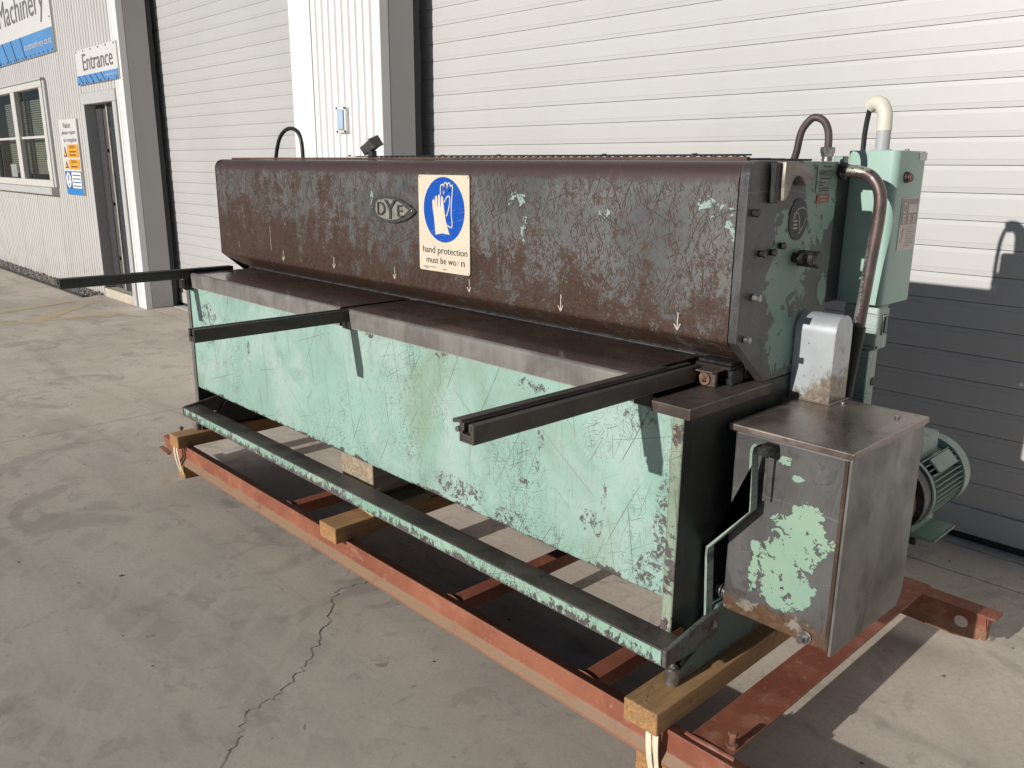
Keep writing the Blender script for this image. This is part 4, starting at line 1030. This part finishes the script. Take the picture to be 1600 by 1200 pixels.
text('lettering', 'must be wo', (-2.312, -2.152, 1.172, 1.194), ('y', 1.7885), INK, sgn)
text('lettering', 'r', (-2.144, -2.137, 1.172, 1.188), ('y', 1.7885), plain('faded_ink', (.36, .32, .26), .5), sgn)
text('lettering', 'n', (-2.126, -2.108, 1.172, 1.188), ('y', 1.7885), INK, sgn)
bm = NB()
for a, b, z in ((-2.33, -2.30, 1.158), (-2.322, -2.298, 1.154), (-2.292, -2.262, 1.158), (-2.222, -2.204, 1.155)): box(bm, a, b, 1.7884, 1.789, z-.0012, z+.0012)
obj('print_line', bm, GREYINK, sgn)
bm = NB()
for x, z in ((-2.345, 1.459), (-2.090, 1.460), (-2.089, 1.151)): cyl(bm, (x, 1.7894, z), (0, -1, 0), .0022, .0006, 8)
obj('sign_hole', bm, INK, sgn)
# chalk arrows on the hood
for x, z0, z1, hd in ((-3.751, 1.146, 1.118, 0), (-3.44, 1.232, 1.126, 0), (-3.333, 1.134, 1.089, 1), (-2.923, 1.139, 1.093, 1), (-2.51, 1.134, 1.092, 1), (-2.09, 1.134, 1.090, 1), (-1.674, 1.131, 1.081, 1), (-1.255, 1.132, 1.085, 1)):
    bm = NB(); P = [(x+random.uniform(-.0008, .0008), z0+(z1-z0)*k/6) for k in range(7)]
    strip_xz(bm, P, 1.7932, .0032 if hd else .0020)
    if hd:
        strip_xz(bm, [(x-.011, z1+.016), (x, z1)], 1.7930, .0032); strip_xz(bm, [(x+.009, z1+.018), (x, z1)], 1.7930, .0032)
    obj('arrow_mark' if hd else 'chalk_line', bm, CHALK, gm)

# apron, side plates and bed
ap = [(1.600, .950), (1.600, .444)] + arc(1.608, .444, .008, 180, 270, 3)[1:] + [(1.625, .436), (1.625, .442), (1.612, .446), (1.612, .950)]
bm = NB()
xs = [-3.903+2.793*k/36 for k in range(37)]; rows = []
for x in xs:
    rows.append([bm.verts.new((x, y+(.0018*math.sin(x*4.3+z*6)*math.sin(z*7+1) if .46 < z < .93 else 0), z)) for y, z in ap])
n = len(ap)
for a, b in zip(rows, rows[1:]):
    for i in range(n): bm.faces.new((a[i], a[(i+1) % n], b[(i+1) % n], b[i]))
bm.faces.new(rows[0]); bm.faces.new(rows[-1][::-1])
obj('apron', bm, APRON, gm, smooth=True)
bm = NB(); prism(bm, [(1.597, .951), (1.597, .352), (1.640, .352), (1.690, .315), (1.690, .228), (2.25, .228), (2.25, .951)], 'x', -1.1085, XR, .002, 1); obj('side_plate', bm, SIDELOW, gm)
bm = NB(); prism(bm, [(1.597, .951), (1.597, .352), (1.640, .352), (1.690, .315), (1.690, .228), (2.25, .228), (2.25, .951)], 'x', -3.9285, -3.9045, .002, 1); obj('side_plate', bm, SIDELOW, gm)
bm = NB(); box(bm, -1.112, -1.0795, 1.5915, 1.5965, .352, .951, .0015, 1); obj('corner_strip', bm, m_mint('corner_strip_paint', .60, .9, low=.30, edges=.8, base=(.25, .33, .24)), gm)
bm = NB(); box(bm, -3.927, -3.897, 1.5925, 1.5965, .352, .951, .0015, 1); obj('corner_strip', bm, m_steel('grey_edge_steel', (.17, .16, .14), (.10, .095, .085), .5, .1, .3, edges=.8), gm)
bm = NB(); prism(bm, [(1.588, .2275), (1.588, .262), (1.66, .290), (1.755, .385), (2.20, .385), (2.20, .2275)], 'x', -1.0795, -1.045, .003, 2); obj('foot_plate', bm, FOOT, gm)
bm = NB(); prism(bm, [(1.588, .2275), (1.588, .262), (1.66, .290), (1.755, .385), (2.20, .385), (2.20, .2275)], 'x', -3.903, -3.87, .003, 2); obj('foot_plate', bm, SIDELOW, gm)  # coloured black for the shade it stands in under the apron
bm = NB(); box(bm, -3.90, -1.11, 1.628, 1.93, .90, .948, .003, 1); obj('bed_beam', bm, BLACKM, gm)
bm = NB(); box(bm, -3.90, -1.11, 1.935, 2.06, .50, .948, .003, 1); obj('bed_web', bm, SIDELOW, gm)
bm = NB(); box(bm, -3.90, -1.11, 2.215, 2.235, .97, 1.49, .002, 1); obj('rear_cover', bm, SIDELOW, gm)
bm = NB(); box(bm, -3.90, -1.11, 2.215, 2.235, .24, .945, .002, 1); obj('rear_light_blocker', bm, SIDELOW, gm)  # added unseen plate that blocks bounce light and darkens the underside
bm = NB(); box(bm, -3.90, -1.11, 1.905, 1.935, .96, 1.20, .003, 1); obj('blade_beam', bm, BLACKM, gm)
bm = NB(); box(bm, -1.172, -1.059, 1.584, 1.952, .9235, .952, .0025, 2); obj('bed_cap', bm, CAP, gm)
bm = NB(); tube(bm, [(-1.079, 1.60, .9225), (-1.079, 1.70, .9215), (-1.0785, 1.80, .922), (-1.079, 1.95, .9225)], .005, 8, 5); obj('weld_bead', bm, CAP, gm)
# table plates: folded top with a bright front lip
def table(x0, x1):
    pr = [(1.577, .938), (1.577, .993)] + arc(1.589, .993, .012, 180, 90, 5)[1:] + [(1.892, 1.005), (1.892, .994), (1.592, .992), (1.588, .938)]
    bm = NB(); prism(bm, pr, 'x', x0, x1)
    o = obj('table_plate', bm, TABLE, gm, smooth=True, mats=[LIP])
    for p in o.data.polygons:
        if p.center.y + BASE[1] < 1.5885 and abs(p.normal.x) < .5: p.material_index = 1
    return o
table(-2.500, -1.240); table(-3.818, -2.552)
bm = NB(); box(bm, -3.80, -1.26, 1.893, 1.9045, .975, 1.0065, .001, 1); obj('lower_blade', bm, plain('blade_steel', (.32, .31, .29), .3, .8, .25, 40), gm)
# squaring arms with their T slot
def arm(x0, x1, zb, zt, y1, lip, clip=True):
    w = x1-x0; c = (x0+x1)/2
    pr = [(x0, zb), (x1, zb), (x1, zt), (c+w*.17, zt), (c+w*.17, zt-.016), (c+w*.28, zt-.016), (c+w*.28, zt-.024), (c-w*.28, zt-.024), (c-w*.28, zt-.016), (c-w*.17, zt-.016), (c-w*.17, zt), (x0, zt)]
    bm = NB(); prism(bm, pr, 'y', 1.022, y1)
    a = obj('squaring_arm', bm, ARM, gm)
    if lip:
        bm = NB(); prism(bm, [(x0-.016, zt-.004), (x0+w*.24, zt+.0005), (x0+w*.24, zt+.006), (x0-.016, zt+.004)], 'y', 1.018, y1-.1); obj('scale_strip', bm, ARM, a)
        bm = NB(); cyl(bm, (x0-.003, 1.03, zt-.016), (0, -1, 0), .006, .012, 10); obj('stop_pin', bm, BOLT, a)
    return a
arm(-1.224, -1.181, .962, 1.003, 1.80, True)
arm(-2.530, -2.489, .962, 1.003, 1.885, False)
arm(-3.868, -3.826, .980, 1.022, 1.79, False)
bm = NB(); box(bm, -3.862, -3.834, 1.555, 1.596, .925, .9795, .003, 1); box(bm, -3.895, -3.83, 1.5505, 1.5545, .93, .972, .001, 1); obj('arm_bracket', bm, BLACKM, gm)
bm = NB(); box(bm, -2.545, -2.485, 1.583, 1.5965, .930, .9615, .002, 1); obj('arm_bracket', bm, BLACKM, gm)
bm = NB(); box(bm, -1.23, -1.175, 1.588, 1.5965, .93, .9615, .002, 1); obj('arm_bracket', bm, BLACKM, gm)
# clamp block at the right end of the blade
bm = NB(); box(bm, -1.212, -1.112, 1.845, 1.90, .9525, .992, .002, 1); box(bm, -1.222, -1.116, 1.838, 1.90, .9925, 1.001, .0015, 1); box(bm, -1.218, -1.119, 1.846, 1.90, 1.0015, 1.010, .0015, 1); obj('blade_clamp', bm, BLACKM, gm)
bm = NB(); box(bm, -1.1785, -1.132, 1.795, 1.808, .9525, .992, .002, 1); box(bm, -1.1785, -1.128, 1.775, 1.838, .9925, .997, .001, 1); obj('clamp_bracket', bm, CAP, gm)
bm = NB(); cyl(bm, (-1.160, 1.7945, .9725), (0, -1, 0), .0165, .006, 22); obj('clamp_washer', bm, RUSTB, gm)
bm = NB(); cyl(bm, (-1.160, 1.7885, .9725), (0, -1, 0), .008, .007, 6); cyl(bm, (-1.160, 1.7815, .9725), (0, -1, 0), .0048, .006, 10); obj('clamp_nut', bm, BOLT, gm)

# foot bar, its end arms, feet
bm = NB(); prism(bm, [(1.510, .313), (1.510, .353), (1.513, .356), (1.592, .356), (1.595, .353), (1.595, .345), (1.516, .345), (1.516, .313)], 'x', -3.878, -1.046)
fb = obj('foot_bar', bm, BAR, gm, mats=[BARTOP])
for p in fb.data.polygons:
    if p.normal.z > .5: p.material_index = 1
bm = NB(); prism(bm, [(1.509, .312), (1.509, .358), (1.68, .385), (1.738, .385), (1.742, .325), (1.72, .315), (1.62, .306)], 'x', -1.0445, -1.032, .002, 1); obj('bar_arm', bm, m_mint('bar_arm_paint', .72, .6, 'X_AXIS', edges=.9, base=(.10, .14, .12)), gm)
bm = NB(); prism(bm, [(1.509, .312), (1.509, .358), (1.68, .385), (1.738, .385), (1.742, .325), (1.72, .315), (1.62, .306)], 'x', -3.893, -3.8795, .002, 1); obj('bar_arm', bm, BARTOP, gm)
bm = NB(); hexbolt(bm, (-1.0318, 1.712, .352), (1, 0, 0), .008, .006); obj('pivot_bolt', bm, BOLT, gm)
for x in (-1.058, -3.902):
    bm = NB(); cyl(bm, (x, 1.578, .226), (0, 0, 1), .0185, .048, 24, bev=.002); o = obj('levelling_foot', bm, BOLT, gm, smooth=True)
    bm = NB(); cyl(bm, (x, 1.578, .2745), (0, 0, 1), .013, .007, 6, bev=.001); cyl(bm, (x, 1.578, .2815), (0, 0, 1), .007, .012, 12); obj('foot_nut', bm, BOLT, o)
    bm = NB(); box(bm, x-.012, x+.012, 1.5975, 1.62, .235, .30, .002, 1); obj('foot_lug', bm, BLACKM, o)
# cranked trip rod in front of the gear box
def flatbar(bm, pts, y0, y1, t):
    P = [Vector((p[0], 0, p[1])) for p in pts]; L = []; Q = []
    for i in range(len(P)):
        d = (P[min(i+1, len(P)-1)]-P[max(i-1, 0)]).normalized(); nn = Vector((-d.z, 0, d.x))*t/2
        L.append(P[i]+nn); Q.append(P[i]-nn)
    out = [(p.x, p.z) for p in L] + [(p.x, p.z) for p in Q[::-1]]
    return prism(bm, out, 'y', y0, y1)
rodp = [(p.x, p.z) for p in smoothpath([(-.955, 0, .864), (-.9655, 0, .845), (-.9625, 0, .78), (-.9585, 0, .700), (-.966, 0, .683), (-1.055, 0, .572), (-1.068, 0, .553), (-1.066, 0, .50), (-1.0575, 0, .345)], 5)]
bm = NB(); flatbar(bm, rodp, 1.712, 1.742, .0065); obj('trip_rod', bm, m_mint('trip_rod_paint', .50, .6, edges=.15, base=(.26, .36, .30)), gm)
bm = NB(); box(bm, -.957, -.925, 1.72, 1.769, .835, .858, .003, 1); cyl(bm, (-.935, 1.735, .846), (0, -1, 0), .012, .02, 6); obj('rod_bracket', bm, BLACKM, gm)
bm = NB(); tube(bm, [(-.9355, 1.735, .83), (-.936, 1.735, .72)], .003, 6, 0); obj('spring_wire', bm, BOLT, gm)

# gear box on the right end
bm = NB(); box(bm, -1.045, -.752, 1.770, 2.17, .374, .866, .006, 2)
gb = obj('gear_box', bm, GEAR, gm)
bm = NB(); prism(bm, [(1.766, .366), (1.766, .866), (2.178, .866), (2.178, .392), (2.150, .358)], 'x', -.751, -.744, .0025, 2); obj('side_cover', bm, GEARSIDE, gb)
bm = NB(); box(bm, -1.058, -.738, 1.757, 2.186, .867, .885, .004, 3); obj('lid', bm, GEARTOP, gb)
bm = NB(); tube(bm, [(-.756, 1.767, .38), (-.7555, 1.766, .50), (-.7565, 1.7665, .62), (-.756, 1.766, .74), (-.756, 1.767, .86)], .0055, 8, 8); obj('weld_seam', bm, m_steel('brown_weld', (.11, .075, .055), (.06, .038, .028), .5, .2, .5, edges=.3), gb)
for x, y in ((-.79, 2.11), (-.944, 2.132)):
    bm = NB(); cyl(bm, (x, y, .885), (0, 0, 1), .0065, .006, 10, bev=.001); obj('lid_screw', bm, BOLT, gb)
bm = NB(); cyl(bm, (-.812, 1.769, .392), (0, -1, 0), .018, .004, 20); cyl(bm, (-.812, 1.765, .392), (0, -1, 0), .014, .010, 6, bev=.001); cyl(bm, (-.812, 1.755, .392), (0, -1, 0), .0085, .014, 8); obj('drain_bolt', bm, BOLT, gb)
bm = NB(); cyl(bm, (-1.046, 1.80, .405), (-1, 0, 0), .020, .03, 20); cyl(bm, (-1.052, 1.80, .405), (-1, 0, 0), .024, .005, 20); obj('mount_stud', bm, BOLT, gb)
# arched guard above the gear box
arch = [(2.088, .8855), (2.088, 1.075)] + arc(2.136, 1.075, .048, 180, 0, 14)[1:-1] + [(2.184, 1.075), (2.184, .8855)]
bm = NB(); prism(bm, arch, 'x', -1.0785, -.963); obj('drive_guard', bm, SILVER, gm, smooth=True)
bm = NB(); box(bm, -1.0795, -.955, 2.082, 2.192, .8853, .889, .0012, 1); obj('guard_flange', bm, SILVER, gm)

# electrical box on the rear
bm = NB(); bx = bmesh.new(); bmesh.ops.create_cube(bx, size=1)
for v in bx.verts: v.co = Vector((-1.0415+v.co.x*.145, 2.46+v.co.y*.20, 1.3345+v.co.z*.425))
bmesh.ops.bevel(bx, geom=[e for e in bx.edges if abs(e.verts[0].co.z-e.verts[1].co.z) > .1], offset=.020, segments=5, profile=.5, affect='EDGES')
bmesh.ops.bevel(bx, geom=[e for e in bx.edges if abs(e.verts[0].co.z-e.verts[1].co.z) < .001], offset=.0015, segments=1, affect='EDGES')
merge(bm, bx); eb = obj('electrical_box', bm, EBOX, gm, smooth=True)
EX = -.969
bm = NB(); cyl(bm, (EX, 2.424, 1.476), (1, 0, 0), .015, .008, 20); cyl(bm, (EX, 2.458, 1.474), (1, 0, 0), .010, .004, 16); obj('button_collar', bm, BLACK, eb)
bm = NB(); cyl(bm, (EX+.008, 2.424, 1.476), (1, 0, 0), .011, .008, 18, bev=.002); obj('push_button', bm, plain('button_red', (.16, .045, .03), .4), eb)
bm = NB(); box(bm, EX+.0004, EX+.0016, 2.418, 2.535, 1.272, 1.420); lb = obj('rating_label', bm, plain('label_grey', (.62, .57, .51), .5, 0, .06, 20), eb)
bm = NB(); box(bm, EX+.0018, EX+.0024, 2.424, 2.530, 1.346, 1.416); obj('label_panel', bm, plain('label_dark', (.36, .30, .27), .5, 0, .15, 60), lb)
bm = NB(); ring(bm, (EX+.0026, 2.440, 1.392), (1, 0, 0), .011, .014, .0006, 20); obj('label_mark', bm, PAPER, lb)
bm = NB(); box(bm, EX+.0026, EX+.0031, 2.462, 2.524, 1.378, 1.402)
for r in range(3):
    for c_ in range(3): box(bm, EX+.0026, EX+.0031, 2.431+c_*.036, 2.446+c_*.036, 1.349+r*.009, 1.355+r*.009)
obj('label_field', bm, plain('label_pale', (.66, .58, .52), .5), lb)
bm = NB()
for r in range(9): box(bm, EX+.0018, EX+.0023, 2.47, 2.47+random.uniform(.03, .055), 1.285+r*.0065, 1.2862+r*.0065)
obj('print_line', bm, GREYINK, lb)
bm = NB(); strip_yz(bm, [(2.452, 1.335), (2.436, 1.322), (2.448, 1.321), (2.430, 1.296)], EX+.0022, .003); obj('lightning_mark', bm, plain('mark_red', (.55, .10, .06), .5), lb)
bm = NB(); box(bm, EX+.0004, EX+.0012, 2.500, 2.552, 1.522, 1.544); obj('white_sticker', bm, PAPER, eb)
bm = NB(); box(bm, -1.118, -1.097, 2.2505, 2.359, 1.125, 1.51, .002, 1); obj('box_bracket', bm, SIDELOW, gm)
bm = NB(); box(bm, -1.104, -1.074, 2.262, 2.29, 1.50, 1.531, .002, 1); obj('lug', bm, EPOST, gm)
# conduit elbow on top of the box
cx, cy = -1.060, 2.46
bm = NB(); cyl(bm, (cx, cy, 1.5475), (0, 0, 1), .027, .004, 24); cyl(bm, (cx, cy, 1.551), (0, 0, 1), .0195, .054, 24); obj('conduit_sleeve', bm, PVCG, eb, smooth=True)
bm = NB(); tube(bm, [(cx, cy, 1.603), (cx-.001, cy, 1.625), (cx-.004, cy+.001, 1.651), (cx-.018, cy+.004, 1.674), (cx-.038, cy+.008, 1.679), (cx-.052, cy+.012, 1.672)], .0205, 20, 6); obj('conduit_elbow', bm, PVC, eb, smooth=True)
bm = NB(); tube(bm, [(cx-.046, cy+.010, 1.672), (cx-.058, cy+.02, 1.655), (cx-.068, cy+.03, 1.60), (cx-.070, cy+.035, 1.53), (cx-.07, cy+.035, 1.44)], .0075, 10, 6); obj('cable', bm, BLACK, eb, smooth=True)
bm = NB(); cyl(bm, (-.985, 2.45, 1.547), (0, 0, 1), .006, .005, 10); obj('box_screw', bm, BOLT, eb)
# bent pipe handrail from the frame down behind the guard
bm = NB(); tube(bm, [(-1.083, 2.262, 1.492), (-1.06, 2.262, 1.492), (-1.030, 2.262, 1.490), (-.992, 2.262, 1.476), (-.966, 2.262, 1.435), (-.962, 2.262, 1.37), (-.970, 2.262, 1.25), (-.982, 2.262, 1.07)], .0165, 18, 8); obj('bent_pipe', bm, PIPE, gm, smooth=True)
bm = NB(); cyl(bm, (-1.08, 2.262, 1.492), (1, 0, 0), .0225, .014, 20); obj('pipe_collar', bm, BLACK, gm)
bm = NB(); tube(bm, [(-.9815, 2.262, 1.075), (-.990, 2.262, .98), (-1.0, 2.262, .86)], .0195, 16, 6); obj('pipe_sleeve', bm, BLACK, gm, smooth=True)
# switch housing and rear post below the electrical box
bm = NB(); box(bm, -1.09, -.986, 2.395, 2.475, .984, 1.118, .007, 3); sw = obj('switch_housing', bm, EPOST, gm, smooth=True)
bm = NB(); box(bm, -.9855, -.981, 2.424, 2.456, 1.028, 1.088, .004, 2); obj('switch_bezel', bm, BOLT, sw)
bm = NB(); box(bm, -.9808, -.978, 2.429, 2.451, 1.034, 1.082, .003, 2); obj('switch_rocker', bm, plain('switch_green', (.03, .07, .055), .3), sw)
for y, z in ((2.466, 1.108), (2.404, .994)):
    bm = NB(); cyl(bm, (-.986, y, z), (1, 0, 0), .004, .003, 10); obj('switch_screw', bm, BLACKM, sw)
bm = NB(); box(bm, -1.08, -1.000, 2.395, 2.455, .232, .983, .004, 2); po = obj('rear_post', bm, EPOST, gm)
bm = NB(); cyl(bm, (-1.0005, 2.440, .883), (1, 0, 0), .013, .003, 18); obj('grommet', bm, BLACK, po)
bm = NB(); box(bm, -1.10, -1.08, 2.2505, 2.394, .30, .36, .002, 1); obj('post_bracket', bm, EPOST, gm)
bm = NB(); box(bm, -1.10, -1.08, 2.2505, 2.394, .98, 1.04, .002, 1); obj('post_bracket', bm, EPOST, gm)

# motor behind the gear box
mo = bpy.data.objects.new('motor', None); COL.objects.link(mo); mo.parent = gm
mx_, mz_ = -.838, .630
bm = NB(); cyl(bm, (mx_, 2.285, mz_), (0, 1, 0), .088, .235, 40); obj('motor_body', bm, MOTORM, mo, smooth=True)
bm = NB()
for k in range(44):
    a = 2*math.pi*k/44
    if 1.05 < (a % (2*math.pi)) < 2.0: continue
    d = Vector((math.cos(a), 0, math.sin(a))); n_ = Vector((-d.z, 0, d.x))*.0013
    p0 = Vector((mx_, 2.30, mz_))+d*.086; p1 = Vector((mx_, 2.30, mz_))+d*.107; L = Vector((0, .205, 0))
    vs = [bm.verts.new(q) for q in (p0-n_, p1-n_, p1+n_, p0+n_, p0-n_+L, p1-n_+L, p1+n_+L, p0+n_+L)]
    for f in ((0, 1, 2, 3), (7, 6, 5, 4), (0, 4, 5, 1), (1, 5, 6, 2), (2, 6, 7, 3), (3, 7, 4, 0)): bm.faces.new([vs[i] for i in f])
obj('cooling_fins', bm, MOTORM, mo)
bm = NB(); ring(bm, (mx_, 2.275, mz_), (0, 1, 0), .06, .109, .014, 44); obj('motor_flange', bm, MOTORM, mo, smooth=True)
bm = NB(); cyl(bm, (mx_, 2.225, mz_), (0, 1, 0), .104, .05, 40); obj('flange_disc', bm, BLACKM, mo, smooth=True)
bm = NB(); cyl(bm, (mx_, 2.18, mz_-.01), (0, 1, 0), .085, .046, 30); obj('hub', bm, SILVER, mo, smooth=True)
bm = NB(); ring(bm, (mx_, 2.500, mz_), (0, 1, 0), .06, .111, .045, 44); cyl(bm, (mx_, 2.540, mz_), (0, 1, 0), .110, .012, 44, r2=.10); obj('fan_cover', bm, MOTORM, mo, smooth=True)
bm = NB(); box(bm, mx_+.040, mx_+.084, 2.335, 2.475, mz_+.0615, mz_+.068, .002, 1)
for v in bm.verts:
    u = Vector((v.co.x-mx_-.06, 0, v.co.z-mz_-.065)); q = Matrix.Rotation(R(45), 3, 'Y') @ u; v.co = Vector((mx_+.0765, v.co.y, mz_+.0765))+Vector((q.x, 0, q.z))
obj('boss_plate', bm, MOTORM, mo)
bm = NB(); box(bm, mx_-.055, mx_+.045, 2.32, 2.44, mz_+.085, mz_+.150, .004, 2); obj('terminal_box', bm, MOTORM, mo)
bm = NB(); prism(bm, [(mx_-.11, mz_-.138), (mx_+.112, mz_-.138), (mx_+.116, mz_-.126), (mx_+.108, mz_-.130), (mx_+.05, mz_-.128), (mx_+.045, mz_-.075), (mx_-.045, mz_-.075), (mx_-.05, mz_-.128), (mx_-.11, mz_-.128)], 'y', 2.315, 2.47); obj('motor_foot', bm, MOTORM, mo)
bm = NB(); box(bm, -1.078, mx_+.06, 2.33, 2.45, mz_-.168, mz_-.1385, .003, 1); obj('motor_bracket', bm, SIDELOW, mo)

# cables and small fittings on top of the frame
bm = NB(); tube(bm, [(-1.165, 2.15, 1.505), (-1.155, 2.15, 1.54), (-1.146, 2.15, 1.592), (-1.125, 2.152, 1.622), (-1.108, 2.155, 1.627), (-1.088, 2.16, 1.615), (-1.077, 2.165, 1.585), (-1.076, 2.167, 1.54)], .0098, 12, 6); obj('flexible_conduit', bm, m_steel('conduit_brown', (.085, .062, .056), (.045, .033, .031), .42, .1, .3, (.12, .11, .10), edges=0), gm, smooth=True)
bm = NB(); cyl(bm, (-1.076, 2.167, 1.5165), (0, 0, 1), .0135, .012, 16); cyl(bm, (-1.076, 2.167, 1.5285), (0, 0, 1), .016, .008, 6); cyl(bm, (-1.076, 2.167, 1.5365), (0, 0, 1), .0185, .016, 6, bev=.001); obj('cable_gland', bm, BOLT, gm)
bm = NB(); tube(bm, [(-3.772, 2.02, 1.512), (-3.755, 2.02, 1.56), (-3.72, 2.02, 1.615), (-3.665, 2.02, 1.648), (-3.60, 2.02, 1.655), (-3.545, 2.02, 1.635), (-3.520, 2.02, 1.585), (-3.516, 2.02, 1.512)], .009, 12, 6); obj('flexible_conduit', bm, BLACKM, gm, smooth=True)
lampm = Matrix.Translation(Vector((-2.935, 2.0, 1.572))) @ Matrix.Rotation(R(-24), 4, 'Y') @ Matrix.Rotation(R(20), 4, 'X') @ Matrix.Scale(.74, 4)
bm = NB(); box(bm, -.055, .040, -.035, .035, -.026, .026, .004, 2); box(bm, .0405, .052, -.038, .038, -.030, .030, .003, 1)
for v in bm.verts: v.co = lampm @ v.co
ll = obj('switch_box', bm, plain('switch_grey_cast', (.10, .10, .095), .42, .3, .25, 40), gm)
bm = NB(); cyl(bm, (-.052, -.012, -.004), (-1, 0, 0), .010, .005, 14)
for a, b in ((-.02, -.018), (.015, .012), (.015, -.018)): cyl(bm, (a, -.0345, b), (0, -1, 0), .0055, .003, 10)
for v in bm.verts: v.co = lampm @ v.co
obj('switch_screw', bm, BOLT, ll)
bm = NB(); cyl(bm, (-2.93, 2.0, 1.512), (0, 0, 1), .018, .04, 14); obj('switch_stem', bm, BLACKM, ll)
